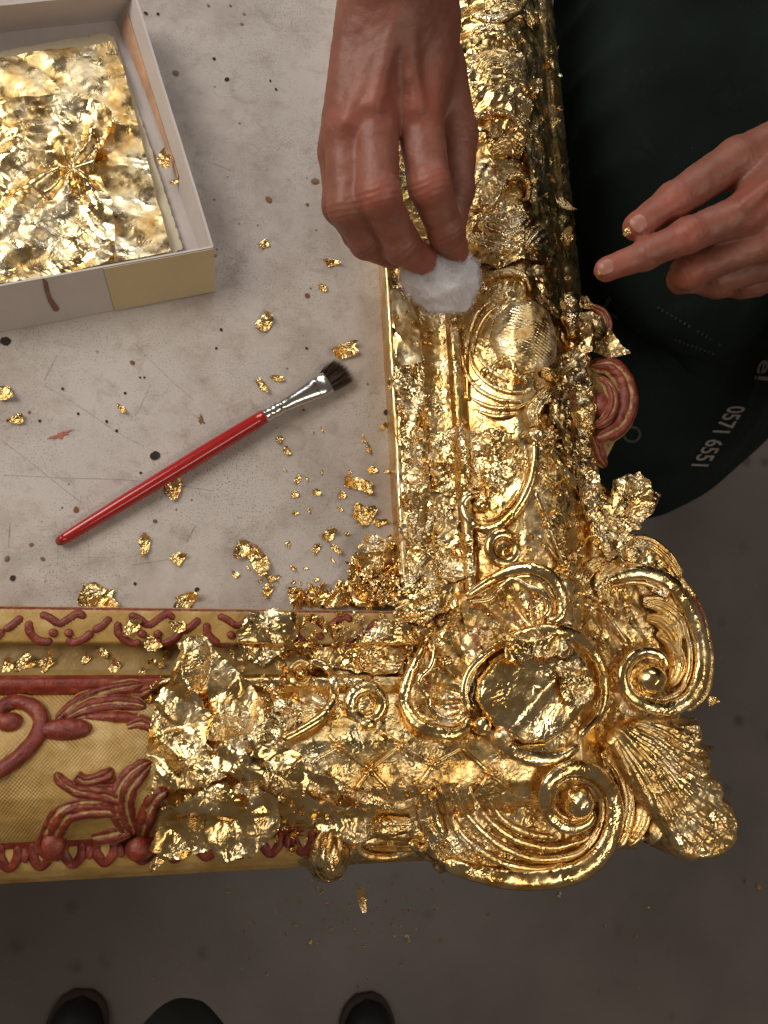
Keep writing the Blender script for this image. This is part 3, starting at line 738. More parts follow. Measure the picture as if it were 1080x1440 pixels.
# ---- leaf shell at the outermost corner
FP = [(858, 1018), (905, 1008), (948, 1012), (984, 1010), (990, 1030), (986, 1046), (1000, 1056), (1003, 1076), (999, 1088), (1014, 1096), (1020, 1112), (1018, 1122), (1032, 1130), (1041, 1155), (1041, 1180), (1031, 1200), (1008, 1212), (975, 1214), (955, 1208), (944, 1196), (938, 1178), (925, 1160),
      (905, 1135), (880, 1100), (862, 1070), (845, 1045)]
fb = pq(835, 1000); fdir = pq(1035, 1190) - fb; fdir /= np.linalg.norm(fdir); fside = np.array([-fdir[1], fdir[0]])
def zf_fan(P, d):
    q = P - fb; rr = np.linalg.norm(q, axis=1); u = q @ fdir; v = q @ fside; th = np.arctan2(v, u)
    th2 = th - .9 * np.sign(th) * np.clip(rr - .05, 0, 1) * np.abs(th)
    z = .044 + .010 * np.cos(np.clip(th * 1.5, -1.5, 1.5)) - .010 * np.clip(rr / .125, 0, 1.2) ** 2
    z = z + (.0020 * np.abs(np.sin(th2 * 9 + .6 * vn(z3(P) * 40))) + .0012 * np.abs(np.sin(th2 * 40 + 2.2 * vn(z3(P) * 28))) + .0006 * vn(np.column_stack([th * 60, rr * 200, th * 0]))) * np.clip(rr / .04, 0, 1) + .0035 * np.exp(-(th / .10) ** 2)
    return z - .007 * np.clip(1 - d / .005, 0, 1) ** 2 + .0005 * fold(z3(P), .005, 15)
patch('corner_leaf', FP, zf_fan, GOLDL, skirt=.010, h=.0007)
for i, (x, y, r) in enumerate([(905, 1080, 9), (930, 1100, 10), (950, 1118, 9), (968, 1138, 7), (985, 1096, 6), (1018, 1180, 11), (875, 1058, 8)]): dome('bead', x, y, r, r, 5, GOLDS, off=.0075 if i < 4 else .002, n=10, m_=20, zfix=None if i < 5 or i == 6 else .030)
for i, p in enumerate([[(850, 1040), (885, 1060), (905, 1100), (905, 1150), (885, 1190)], [(858, 1030), (905, 1065), (928, 1110), (928, 1150), (918, 1188)], [(848, 1058), (872, 1085), (884, 1125), (878, 1165), (866, 1195)]]):
    leafstrip('acanthus_lobe', p, [3, 4, 5, 6, 5], GOLDL, ridges=3, hgt=5, off=.003, seed=30 + i)
for i, p in enumerate([[(880, 1010), (925, 1030), (960, 1040), (985, 1025)], [(900, 1035), (945, 1058), (975, 1062), (996, 1050)], [(925, 1060), (965, 1082), (990, 1084), (1005, 1074)]]):
    leafstrip('acanthus_lobe', p, [3, 4, 4, 3], GOLDL, ridges=4, hgt=3, off=.004, seed=36 + i)

# ---- ribbon edges of the field
tube('ribbon_edge', [(775, 632), (800, 668), (828, 710), (850, 765), (862, 792)], [2, 3.6, 4, 3.4, 2], GOLDS, off=.002, n=70, flat=.5, seed=40)
tube('ribbon_edge', [(788, 628), (816, 660), (842, 705), (858, 752)], [1.4, 2, 2, 1.4], GOLDS, off=.003, n=60, flat=.6, seed=41)
tube('ribbon_edge', [(425, 1062), (465, 1100), (510, 1120), (560, 1132), (590, 1120), (612, 1095)], [2, 4, 4.5, 4, 3.4, 2], GOLD, off=.000, n=80, flat=.45, seed=42)
tube('ribbon_edge', [(610, 1098), (628, 1125), (640, 1160), (662, 1195)], [2, 3, 3.4, 2], GOLD, off=.002, n=60, flat=.6, seed=43)
tube('outer_loop', [(578, 1184), (560, 1172), (530, 1172), (508, 1182), (506, 1196), (524, 1205), (552, 1204), (580, 1196), (604, 1194)], [2, 2.6, 2.8, 2.6, 2.4, 2.6, 2.8, 2.8, 2], GOLDL, abs_z=[.030, .031, .031, .028, .024, .020, .020, .022, .026], n=90, seed=44)
leafstrip('acanthus_lobe', [(515, 1190), (545, 1188), (575, 1188), (600, 1182)], [3, 5, 5, 4], GOLDL, ridges=3, hgt=5, abs_z=[.020, .022, .024, .028], seed=46)
leafstrip('acanthus_lobe', [(602, 1165), (612, 1185), (632, 1204), (655, 1212)], [5, 8, 8, 4], GOLDC, ridges=3, hgt=8, abs_z=[.034, .032, .028, .026], crump=.001, seed=47)
leafstrip('acanthus_lobe', [(470, 1148), (500, 1160), (540, 1164), (585, 1160)], [4, 7, 7, 4], GOLDC, ridges=2, hgt=6, off=.004, crump=.001, seed=48)
leafstrip('acanthus_lobe', [(600, 1110), (606, 1150), (622, 1185)], [6, 9, 7], GOLDC, ridges=2, hgt=6, off=.001, seed=45)

# ---- shell cushion on the right rail
cc = pq(740, 480, .055)
CUP = [(688, 478), (694, 450), (712, 432), (742, 430), (768, 446), (782, 478), (778, 510), (757, 528), (728, 532), (702, 515)]
def zf_cush(P, d):
    q = P - cc
    return Hs(P) + .001 + .008 * np.sqrt(np.clip(1 - np.exp(-d / .010), 0, 1)) + .00045 * np.sin((q[:, 0] * .5 + q[:, 1]) * 2 * math.pi / .0026) * (.6 + .4 * np.sin((q[:, 0] - q[:, 1] * .4) * 2 * math.pi / .0031)) + .0004 * fold(z3(P), .007, 18)
patch('shell_cushion', CUP, zf_cush, GOLDF, h=.0007)
for i, p in enumerate([[(650, 500), (656, 525), (674, 548), (702, 562), (735, 565)], [(660, 492), (667, 517), (686, 538), (712, 550), (738, 552)], [(671, 488), (678, 508), (694, 524), (716, 536)], [(662, 560), (690, 572), (722, 574), (745, 565)], [(672, 578), (700, 586), (726, 582)]]):
    tube('shell_flute', p, [1.0, 1.7, 2.0, 1.8, 1.0], GOLDL, off=.002, n=70, k=10, seed=50 + i, crump=.1)
for x, y in [(682, 522), (692, 536), (704, 512)]: dome('bead', x, y, 7, 7, 4, GOLDS, off=.002, n=8, m_=16)
tube('scroll_rim', [(706, 508), (712, 502), (722, 510), (726, 526), (742, 535)], [2, 2.6, 2.4, 2.2, 1.6], GOLDC, off=.004, n=50, seed=56)
tube('shell_rim', [(655, 500), (660, 465), (672, 438), (690, 422)], [1.4, 2, 2, 1.4], GOLD, off=.003, n=50, seed=57)
tube('shell_rim', [(664, 496), (670, 466), (682, 444), (698, 430)], [1.2, 1.7, 1.7, 1.2], GOLD, off=.003, n=50, seed=58)
for i, p in enumerate([[(790, 470), (800, 478), (808, 490), (800, 502)], [(762, 520), (785, 528), (806, 518)], [(748, 590), (760, 565), (780, 552), (806, 548)], [(752, 600), (748, 580), (756, 566)], [(775, 585), (800, 575), (822, 580)], [(760, 615), (790, 605), (815, 610)]]):
    leafstrip('acanthus_lobe', p, [4, 6, 5], GOLDC, ridges=3, hgt=5, off=.003, seed=60 + i)
dome('bead', 752, 613, 16, 12, 7, GOLDC, off=.003, crump=.25)
# hooked arch and upper ornaments
tube('scroll_rim', [(664, 430), (668, 405), (690, 388), (716, 382), (740, 390), (748, 410)], [2, 2.6, 3, 3, 2.6, 2], GOLD, off=.004, n=70, seed=70)
tube('scroll_rim', [(654, 262), (657, 285), (672, 294), (692, 284), (706, 264), (718, 246), (734, 246), (744, 262), (742, 282)], [2, 2.6, 3, 3, 2.8, 2.6, 2.8, 2.8, 2], GOLDC, off=.005, n=100, seed=71)
tube('scroll_rim', [(666, 170), (682, 160), (704, 157), (724, 166), (736, 186)], [2, 2.6, 2.8, 2.6, 2], GOLDC, off=.006, n=70, seed=72)
tube('scroll_rim', [(700, 125), (715, 115), (735, 118), (742, 132)], [2.4, 3, 3, 2.4], GOLDC, off=.006, n=50, seed=73)
tube('scroll_rim', [(655, 10), (672, 22), (700, 26), (728, 16), (742, -4)], [2, 3, 3.4, 3, 2], GOLDC, off=.006, n=70, seed=74)
for i, p in enumerate([[(660, 60), (680, 45), (705, 50), (725, 70)], [(672, 110), (690, 92), (715, 92)], [(690, 215), (715, 205), (738, 215)], [(675, 310), (700, 322), (728, 318), (748, 300)], [(662, 330), (690, 345), (720, 345)], [(740, 350), (755, 330), (775, 322)], [(700, 10), (735, 22), (752, 50)]]):
    leafstrip('acanthus_lobe', p, [5, 8, 8, 5], GOLDC, ridges=3, hgt=6, off=.003, seed=76 + i, crump=.0008)
for i, (x, y) in enumerate([(655, 515), (657, 545), (659, 640)]): tube('cove_bar', [(x, y - 18), (x + 1, y), (x + 1, y + 18)], 1.5, GOLDS, off=.002, n=24, k=8, seed=i)

CR_PX = [(788, 395), (812, 398), (836, 440), (848, 470), (842, 505), (850, 540), (852, 580), (845, 612), (847, 640), (844, 660), (868, 680), (892, 700), (904, 745), (885, 770), (850, 765), (832, 720), (812, 680), (795, 640), (788, 560), (785, 480)]
patch('side_crest', CR_PX, lambda P, d: np.maximum(Hs(P), .033) + .0015 + np.clip(d / .005, 0, 1) * (.0038 * fold(z3(P), .014, 61, 4) + .0018 * fold(z3(P), .006, 62, 3)) - .006 * np.clip(1 - d / .005, 0, 1) ** 2, GOLDC, skirt=.006, jagged=(8, 2.0, 6))
tube('inner_lip', [(528, 100), (538, 250), (546, 395), (551, 480), (556, 570), (562, 680), (568, 780), (571, 832)], [2.6, 2.8, 2.6, 3, 2.6, 2.4, 2.8, 2.4], GOLDF, abs_z=.0295, n=160, k=12, flat=.9, seed=87, crump=.25)
# ---- red, ungilded ornaments
OUT = .030
leafstrip('red_scroll', [(832, 514), (858, 514), (876, 534), (882, 566), (872, 596), (850, 612), (834, 618)], [5, 8, 9, 9.5, 9, 8, 5], BOLE, ridges=2, hgt=9, depth=.34, crump=.0009, abs_z=[.026, .029, .030, .030, .028, .026, .024], n=100, seed=80)
leafstrip('red_scroll', [(834, 612), (840, 630), (846, 645), (854, 656)], [4, 6, 6, 3], BOLE, ridges=3, hgt=6, abs_z=[.024, .022, .020, .016], seed=85)
leafstrip('red_scroll', [(842, 530), (856, 542), (862, 566), (854, 588), (838, 600)], [3, 5, 5.5, 5, 3], BOLE, ridges=2, hgt=6, crump=.0008, abs_z=[.030, .032, .032, .032, .030], n=60, seed=81)
mesh('red_scroll_ground', [tuple(U(x, y, z)) for x, y, z in ((825, 505, .022), (862, 512, .022), (886, 560, .022), (874, 604, .022), (850, 650, .014), (825, 640, .018))], [(0, 1, 2, 3, 4, 5)], BOLE, FRAME, attrs=dict(ridge=np.full(6, .3)))
dome('red_scroll_eye', 848, 570, 16, 22, 5, BOLE, zfix=.028)
leafstrip('red_scroll', [(830, 430), (846, 440), (852, 458), (846, 476), (832, 486)], [3, 5, 6, 5, 3], BOLE, ridges=3, hgt=6, abs_z=[.030] * 2, n=50, seed=82)
tube('red_edge', [(975, 838), (988, 875), (994, 915)], [1.5, 2.2, 1.5], BOLER, abs_z=.022, n=40, seed=83)
tube('red_edge', [(772, 205), (783, 260), (792, 310)], [1.5, 3, 1.5], BOLER, abs_z=.015, n=40, seed=84)
tube('red_edge', [(796, 330), (803, 372), (812, 415)], [1.5, 3, 1.5], BOLER, abs_z=.015, n=40, seed=86)
# left end of the bottom rail
leafstrip('red_scroll', [(6, 1016), (-2, 1004), (8, 992), (28, 988), (48, 996), (58, 1014), (52, 1036), (36, 1056), (14, 1074), (-20, 1096)], [4.5, 5, 5, 5, 5.2, 5.4, 5.2, 5, 5, 5], BOLER, ridges=1, hgt=6.5, depth=.12, off=.001, n=120, crump=.0006, seed=90)
dome('red_scroll_eye', 14, 1016, 15, 12, 5, BOLER, off=.001)
dome('red_bud', 92, 1026, 32, 14, 6, BOLER, off=.001)
for i, (p, w) in enumerate([([(78, 1012), (110, 988), (150, 972), (200, 962)], [2, 4, 4, 3]), ([(92, 1012), (125, 1000), (165, 994), (205, 996)], [2, 6, 6, 4]), ([(120, 1008), (160, 1008), (205, 1012)], [1.5, 3, 2]), ([(160, 968), (190, 976), (215, 968)], [2, 4, 3]), ([(178, 1022), (198, 1016), (218, 1024)], [2, 4, 3]),
                            ([(184, 1152), (160, 1136), (122, 1134), (92, 1142), (74, 1168), (70, 1192), (92, 1206)], [3, 5, 6, 6, 6.5, 6, 4]), ([(176, 1128), (145, 1116), (110, 1112), (86, 1098), (78, 1086)], [3, 4, 3.5, 3, 2.5]), ([(168, 1108), (130, 1106), (108, 1092), (122, 1098), (148, 1090), (160, 1082)], [2, 3.5, 2.5, 3, 3.5, 4]),
                            ([(186, 1176), (172, 1140), (176, 1108), (196, 1084), (214, 1072)], [4, 6, 6.5, 6, 3]), ([(198, 1182), (206, 1150), (218, 1124), (236, 1110)], [3, 5, 5, 3]), ([(184, 1168), (158, 1172), (128, 1178)], [3, 5, 4])]):
    leafstrip('red_acanthus_lobe', p, [q * 1.35 for q in w], BOLE, ridges=3 if max(w) > 5 else 2 if max(w) > 3.6 else 1, hgt=5.5, off=.0006, depth=.38, crump=.0007, seed=90 + i)
dome('red_bud', 196, 1192, 18, 17, 8, BOLER, off=.004)
dome('red_bud', 75, 1188, 15, 18, 5, BOLER, off=.007)

# frieze scrollwork (sub-parts of the frieze), still red on ochre
mot = [([(40, 872), (43, 890), (58, 901), (74, 901)], 2.6), ([(130, 886), (118, 897), (102, 902), (94, 897)], 2.6), ([(130, 886), (144, 878), (156, 866)], 2.5), ([(56, 862), (70, 868), (84, 876), (98, 868), (110, 861), (120, 868)], 2.4), ([(82, 877), (88, 880)], 1.0)]
for k in range(-5, 5):
    for p, r in mot:
        q = [(x + k * 125, y + (x + k * 125) * .012) for x, y in p]
        if q[0][0] < 560: tube('frieze_scroll', q, r, BOLER, parent=FR[True], off=.0002, n=26, k=8, crump=.2, flat=.55)
    for x, y in [(75, 889), (97, 889)]:
        if x + k * 125 < 545: dome('frieze_bead', x + k * 125, y + (x + k * 125) * .012, 6.5, 6.5, 2.2, BOLER, parent=FR[True], n=7, m_=12)
for k in range(-13, 10):
    x = 14 + k * 45 - (0 if k < 4 else -8)
    dy = -x * .055
    tube('gadroon', [(x - 12, 1188 + dy), (x - 13, 1206 + dy), (x - 2, 1220 + dy), (x + 10, 1209 + dy), (x + 11, 1190 + dy)], [2.4, 3.2, 3.4, 3.2, 2.4], BOLER, parent=OM[True], off=-.0004, n=36, k=10, crump=.15, flat=.6)
    dome('gadroon_bead', x + 22, 1203 + dy, 6, 11, 2.5, BOLER, parent=OM[True], n=7, m_=12)
# pendant at the lower edge of the bottom rail
dome('pendant', 460, 1196, 33, 40, 26, GOLDC, zfix=.012, n=20, m_=36, crump=.05, power=.55)
for i, p in enumerate([[(460, 1160), (446, 1185), (440, 1215)], [(468, 1160), (462, 1190), (456, 1225)], [(475, 1160), (478, 1190), (474, 1222)], [(462, 1150), (478, 1140), (490, 1158)]]):
    tube('pendant_rib', p, [1.4, 2, 1.4], GOLD, abs_z=[.036, .0385, .034], n=30, k=8, seed=i)

# ---------------------------------------------------------------- loose leaf
def surf(P):
    return Hs(P)
def leaf_sheet(poly, label, lift, amp, scale, seed, mat=None, cat='gold leaf', group='loose gold leaf on the frame', edge=.003, tear=(9, 2.2), hfun=None, h=.0010, zref=.05, name='leaf_sheet', smooth=True, thick=None):
    hf = hfun or surf
    def zf(P, d):
        p = z3(P); z = hf(P) + lift + amp * (.95 * fold(p, scale, seed, 3) + .22 * fold(p, scale * .35, seed + 3, 4)) + amp * .5 * fbm(p / scale * .4, 2, seed)
        z = z + edge * np.clip(1 - d / .006, 0, 1) * vn(p * 90, seed + 4)
        ex = np.column_stack([fold(p, scale, seed + 31), fold(p, scale, seed + 32)]) * amp * .45
        return np.maximum(z, hf(P) + .0006), ex
    o = patch(name, poly, zf, mat or GOLDC, h=h, zref=zref, jagged=(tear[0], tear[1], seed), thing=(label, cat, group), smooth=smooth)
    return o

leaf_sheet([(250, 900), (285, 890), (330, 935), (372, 985), (398, 1022), (392, 1040), (345, 1045), (300, 1040), (262, 1010), (240, 960)], 'large crumpled leaf draped over the bottom rail beside the scroll, folded edge to the right', 0.01, 0.008, 0.032, 101, mat=GOLDH, hfun=lambda P: np.maximum(Hs(P), 0.04))
leaf_sheet([(225, 965), (262, 950), (300, 1010), (330, 1045), (318, 1085), (280, 1100), (248, 1110), (222, 1075), (208, 1020)], 'deep yellow hollow of crumpled leaf at the left end of the gilded part', 0.011, 0.01, 0.04, 103, mat=GOLDH, hfun=lambda P: np.maximum(Hs(P), 0.044))
leaf_sheet([(262, 1060), (330, 1035), (385, 1050), (392, 1080), (350, 1110), (290, 1120)], 'tangled gold leaf in the middle of the heap on the bottom rail', 0.012, 0.007, 0.028, 105, mat=GOLDH, hfun=lambda P: np.maximum(Hs(P), 0.046))
leaf_sheet([(232, 1140), (270, 1110), (320, 1092), (345, 1130), (320, 1165), (290, 1200), (235, 1212), (214, 1190)], 'crumpled leaf hanging at the lower left of the heap with pointed tip', 0.012, 0.008, 0.03, 107, mat=GOLDH, hfun=lambda P: np.maximum(Hs(P), 0.043))
leaf_sheet([(300, 1110), (345, 1095), (385, 1120), (390, 1165), (350, 1205), (310, 1212), (285, 1165)], 'bright silvery crumpled leaf at the bottom of the heap on the outer edge', 0.014, 0.007, 0.028, 109, mat=GOLDH, hfun=lambda P: np.maximum(Hs(P), 0.042))
leaf_sheet([(345, 1055), (385, 1040), (420, 1052), (422, 1065), (395, 1078), (355, 1075)], 'narrow shiny leaf fold pointing right over the lattice', 0.014, 0.005, 0.022, 111, mat=GOLDH)
leaf_sheet([(352, 860), (385, 852), (420, 858), (425, 885), (405, 915), (375, 938), (340, 925), (332, 890)], 'crumpled gold leaf lying across the red frieze of the bottom rail', 0.005, 0.005, 0.018, 113, mat=GOLDH)
leaf_sheet([(255, 915), (285, 905), (300, 930), (290, 948), (258, 945)], 'small crumpled leaf in the hollow moulding left of the large leaf', 0.004, 0.0035, 0.012, 115)
leaf_sheet([(225, 960), (245, 950), (262, 975), (250, 995), (222, 985)], 'pale crumpled scrap where the red fillet ends', 0.006, 0.0035, 0.012, 117)
leaf_sheet([(395, 1062), (430, 1070), (470, 1100), (470, 1128), (430, 1110), (400, 1092)], 'leaf band folded along the lower side of the lattice', 0.006, 0.003, 0.018, 119, mat=GOLDH)
leaf_sheet([(420, 1110), (470, 1130), (520, 1140), (520, 1180), (490, 1185), (440, 1160)], 'crumpled leaf above the round pendant on the outer edge', 0.011, 0.005, 0.018, 121, mat=GOLDH, hfun=lambda P: np.maximum(Hs(P), 0.04))
leaf_sheet([(640, 0), (700, -30), (762, -10), (765, 60), (760, 120), (700, 130), (655, 100)], 'crumpled leaf covering the far end of the right rail', 0.005, 0.005, 0.02, 123, mat=GOLDH)
leaf_sheet([(655, 95), (700, 120), (762, 115), (770, 190), (750, 215), (690, 200), (660, 160)], 'crumpled leaf beside the wrist on the right rail', 0.005, 0.005, 0.018, 125, mat=GOLDH)
leaf_sheet([(735, 190), (775, 200), (782, 260), (795, 330), (765, 380), (735, 350), (742, 270)], 'dark crumpled leaf along the outer slope of the right rail', 0.004, 0.0045, 0.02, 127, mat=GOLDH)
leaf_sheet([(660, 300), (720, 290), (765, 330), (755, 370), (700, 380), (665, 360)], 'crumpled leaf beside the cotton wad on the right rail', 0.004, 0.004, 0.016, 129, mat=GOLDH)
leaf_sheet([(735, 385), (800, 380), (830, 430), (850, 470), (815, 480), (775, 440), (740, 425)], 'shiny crumpled leaf on the outer edge above the red scrolls', 0.005, 0.005, 0.018, 131, mat=GOLDH)
leaf_sheet([(812, 442), (845, 450), (868, 480), (882, 500), (850, 502), (815, 498), (805, 470)], 'pointed gold leaf sticking out above the red scroll on the outer edge', 0.01, 0.005, 0.022, 133, hfun=lambda P: np.full(len(P), .027), zref=.035, mat=GOLDH)
leaf_sheet([(770, 540), (810, 520), (850, 530), (855, 575), (848, 600), (835, 640), (800, 640), (768, 600)], 'rough clump of torn leaf beside the red scroll', 0.007, 0.005, 0.012, 135)
leaf_sheet([(858, 675), (885, 665), (905, 660), (928, 690), (918, 720), (900, 745), (880, 750), (862, 715)], 'torn leaf clump standing out against the dark apron hem', 0.008, 0.006, 0.016, 137, hfun=lambda P: np.full(len(P), .028), zref=.04)
leaf_sheet([(805, 640), (850, 665), (870, 720), (880, 770), (858, 790), (840, 740), (815, 690)], 'crinkled leaf along the outer edge below the red scroll', 0.005, 0.0045, 0.014, 139, hfun=lambda P: np.maximum(Hs(P), .032), zref=.045)
leaf_sheet([(880, 745), (920, 760), (965, 815), (975, 850), (945, 840), (905, 800), (870, 790)], 'crumpled leaf on the outer curve above the right volute', 0.006, 0.0045, 0.012, 141)
leaf_sheet([(615, 600), (660, 590), (720, 610), (735, 660), (700, 695), (650, 690), (620, 680), (612, 640)], 'crumpled leaf in the hollow left of the long scroll', 0.003, 0.003, 0.012, 143)
leaf_sheet([(612, 690), (645, 700), (655, 740), (680, 760), (680, 800), (640, 820), (608, 800)], 'speckled crumpled leaf left of the small ring', 0.003, 0.0028, 0.01, 145)
leaf_sheet([(570, 835), (610, 800), (650, 820), (650, 850), (600, 880), (565, 870)], 'crumpled leaf on the inner corner of the frame', 0.004, 0.0045, 0.014, 147)
leaf_sheet([(545, 870), (600, 880), (590, 920), (560, 950), (500, 945), (440, 940), (440, 910), (500, 905)], 'crumpled leaf filling the hollow moulding below the red frieze', 0.003, 0.003, 0.012, 149)
leaf_sheet([(568, 690), (585, 690), (606, 760), (606, 840), (582, 850), (572, 830), (570, 760)], 'long strip of leaf folded along the inner edge of the right rail', 0.003, 0.004, 0.016, 151)
leaf_sheet([(556, 395), (580, 390), (600, 440), (602, 500), (576, 505), (560, 490)], 'smooth strip of leaf over the inner edge next to the cotton wad', 0.003, 0.003, 0.02, 153, mat=GOLDF)
leaf_sheet([(562, 505), (603, 505), (605, 600), (606, 690), (584, 690), (568, 680), (564, 600)], 'crumpled strip of leaf along the inner edge level with the shell', 0.003, 0.004, 0.014, 155)
leaf_sheet([(780, 935), (810, 925), (832, 950), (830, 985), (800, 1000), (785, 970)], 'wrinkled leaf on the right side of the central medallion', .014, .0018, .007, 157, hfun=lambda P: np.full(len(P), .050), zref=.062)
leaf_sheet([(700, 900), (745, 885), (800, 895), (810, 920), (770, 925), (720, 930)], 'torn leaf along the top of the central medallion', .012, .0018, .007, 159, hfun=lambda P: np.full(len(P), .050), zref=.062)

leaf_sheet([(494, 780), (512, 758), (530, 750), (554, 762), (562, 800), (560, 838), (530, 850), (500, 848), (488, 815)], 'ruffled clump of leaf standing in the inner corner of the frame', .010, .009, .018, 161, mat=GOLDH, hfun=lambda P: np.full(len(P), .002), zref=.012)
leaf_sheet([(440, 838), (470, 828), (500, 836), (496, 852), (460, 854)], 'low ruffled scrap of leaf along the inner edge left of the corner clump', .004, .004, .012, 163, hfun=lambda P: np.full(len(P), .001), zref=.005)
# ---- single flakes
def flake(px, py, size, label, group, seed, ecc=.6, ang=None, zb=0.0, curl=.35, mat=None, name='leaf_flake', hf=None, n=9, stand=0.0):
    rs = np.random.RandomState(seed); a0 = rs.rand() * 6.28 if ang is None else ang
    c = U(px, py, zb) if hf is None else on(px, py, hf)[0]
    r0 = size / 2080.0; m_ = 16; V = []
    rad = 1 + .36 * rs.normal(size=m_); rad = np.clip(rad, .5, 1.45); rad = .6 * rad + .2 * np.roll(rad, 1) + .2 * np.roll(rad, -1)
    for i in range(1, n):
        q = i / (n - 1)
        for j in range(m_):
            a = 2 * math.pi * j / m_; rr = r0 * q * (1 + (rad[j] - 1) * q)
            V.append((rr * math.cos(a), rr * ecc * math.sin(a), 0))
    V.append((0, 0, 0)); V = np.array(V)
    p = V + rs.rand(3) * 5
    z = .22 * r0 * (fold(p, r0 * 1.3, seed, 3) + .45 * fold(p, r0 * .5, seed + 1, 3)) + curl * r0 * (V[:, 0] / r0) ** 2 + stand * V[:, 0]
    V[:, 2] = z - z.min() + .0004
    ca, sa = math.cos(a0), math.sin(a0)
    V = np.column_stack([V[:, 0] * ca - V[:, 1] * sa, V[:, 0] * sa + V[:, 1] * ca, V[:, 2]]) + c
    F = gridfaces(n - 1, m_, True).tolist() + [(j, (j + 1) % m_, (n - 1) * m_) for j in range(m_)]
    return mesh(name, V, F, mat or GOLDC, None, thing=(label, 'gold flake', group), smooth=False, attrs=dict(ridge=np.zeros(len(V))))

TG = 'gold leaf flakes on the table'
tf = [(484, 493, 22, 'curled gold flake touching the brush bristles', .5, .4), (370, 456, 20, 'bent gold flake on the table between box and brush', .5, .9), (370, 544, 15, 'thin gold flake just above the brush ferrule', .35, -.8), (389, 532, 9, 'small gold scrap right of the thin flake above the ferrule', .5, 0),
      (243, 689, 18, 'gold flake tucked under the red brush handle', .7, .9), (204, 766, 16, 'upright gold flake below the brush handle', .5, 1.5), (251, 786, 13, 'gold flake at the end of the dark scuff mark', .7, .8), (140, 842, 30, 'large crumpled flake against the inner edge of the frame, far left', .7, .3),
      (262, 845, 20, 'folded gold flake against the frame edge near the middle of the rail', .6, .3), (340, 774, 14, 'small triangular flake left of the long gold flake', .8, .4), (362, 789, 25, 'long crumpled gold flake lying slanted above the bottom rail', .45, -1.1), (376, 832, 12, 'upright gold flake just above the crumpled frieze leaf', .5, 1.4),
      (172, 575, 8, 'tiny gold flake near the red paint smear', .6, -.8), (22, 590, 11, 'folded flake near the left edge of the picture', .6, .3), (4, 553, 14, 'gold flake cut off by the left picture edge', .8, 0), (466, 370, 12, 'gold flake nearest the curled fingertips', .6, .2), (370, 345, 9, 'gold crumb right of the box corner', .7, .6), (453, 405, 7, 'gold crumb left of the inner frame edge near the cotton', .8, .2),
      (505, 682, 22, 'ragged gold flake on the table left of the right rail', .45, -.3), (524, 662, 8, 'small crumb next to the inner frame edge', .7, .3), (510, 722, 20, 'crumpled gold flake above the pile in the corner', .75, .9), (532, 736, 12, 'dull flake at the top of the corner pile', .5, .4), (462, 753, 12, 'round gold crumb left of the corner pile', .7, .5), (471, 771, 10, 'slanted gold crumb below the round one left of the pile', .4, -.7),
      (444, 772, 11, 'ochre crumb farthest left of the corner pile', .5, 1.2), (418, 674, 9, 'bent crumb on the table below the ferrule', .4, 1.2), (413, 696, 6, 'speck below the bent crumb', .8, .2), (445, 693, 7, 'crumb with dust trail below the brush', .7, .1), (405, 766, 6, 'tiny crumb right of the long slanted flake', .6, 1.3), (481, 697, 6, 'speck left of the crumpled flake above the pile', .8, 0)]
for i, (x, y, s, lb, e, a) in enumerate(tf): flake(x, y, s, lb, TG, 200 + i, e, a)
rs = np.random.RandomState(5)
for i in range(46):
    while True:
        x, y = rs.uniform(330, 556), rs.uniform(600, 846)
        if (x - 330) / 226 * .6 + (y - 600) / 246 * .4 > rs.rand() * .95 + .05: break
    flake(x, y, rs.uniform(2.5, 6.5), 'tiny gold crumb scattered on the table near the inner corner of the frame', 'tiny gold crumbs near the inner corner', 300 + i, rs.uniform(.4, .9), n=5, name='gold_crumb')

# pile of crumbs in the inner corner (cannot be counted)
def crumbs(name, spots, label, seed, mat=GOLDC, cat=None):
    rs = np.random.RandomState(seed); VV = []; FF = []; k0 = 0
    for (c, r) in spots:
        m_ = 7; a = np.linspace(0, 2 * math.pi, m_, endpoint=False); rad = r * np.clip(1 + .35 * rs.normal(size=m_), .4, 1.8)
        V = np.column_stack([rad * np.cos(a), rad * np.sin(a) * rs.uniform(.5, 1), .45 * r * rs.normal(size=m_)])
        V = np.vstack([V, V * .5 + np.column_stack([np.zeros((m_, 2)), .35 * r * rs.normal(size=m_)]), [[0, 0, .3 * r * rs.normal()]]])
        t1, t2 = rs.uniform(-.7, .7), rs.uniform(0, 6.28)
        Rz = np.array([[math.cos(t2), -math.sin(t2), 0], [math.sin(t2), math.cos(t2), 0], [0, 0, 1]]); Rx_ = np.array([[1, 0, 0], [0, math.cos(t1), -math.sin(t1)], [0, math.sin(t1), math.cos(t1)]])
        V = V @ (Rz @ Rx_).T; V[:, 2] += r * .45; VV.append(V + c)
        for j in range(m_):
            jn = (j + 1) % m_
            FF += [(k0 + j, k0 + jn, k0 + m_ + jn), (k0 + j, k0 + m_ + jn, k0 + m_ + j), (k0 + m_ + j, k0 + m_ + jn, k0 + 2 * m_)]
        k0 += 2 * m_ + 1
    o = mesh(name, np.vstack(VV), FF, mat, None, smooth=False, attrs=dict(ridge=np.zeros(k0)))
    tag(o, label, cat, kind='stuff'); return o
sp = []
for i in range(330):
    t = rs.rand() ** .6; x = 568 - abs(rs.normal()) * 30 - t * 8; y = 846 - abs(rs.normal()) * 34
    if rs.rand() < .45: x = 560 - rs.rand() * 150 ** 1; y = 848 - abs(rs.normal()) * 9
    d = max(0, 1 - math.hypot((x - 545) / 62, (y - 825) / 85))
    sp.append((U(x, y, 0) + np.array([0, 0, rs.rand() * d * .022]), rs.uniform(.0012, .0052)))
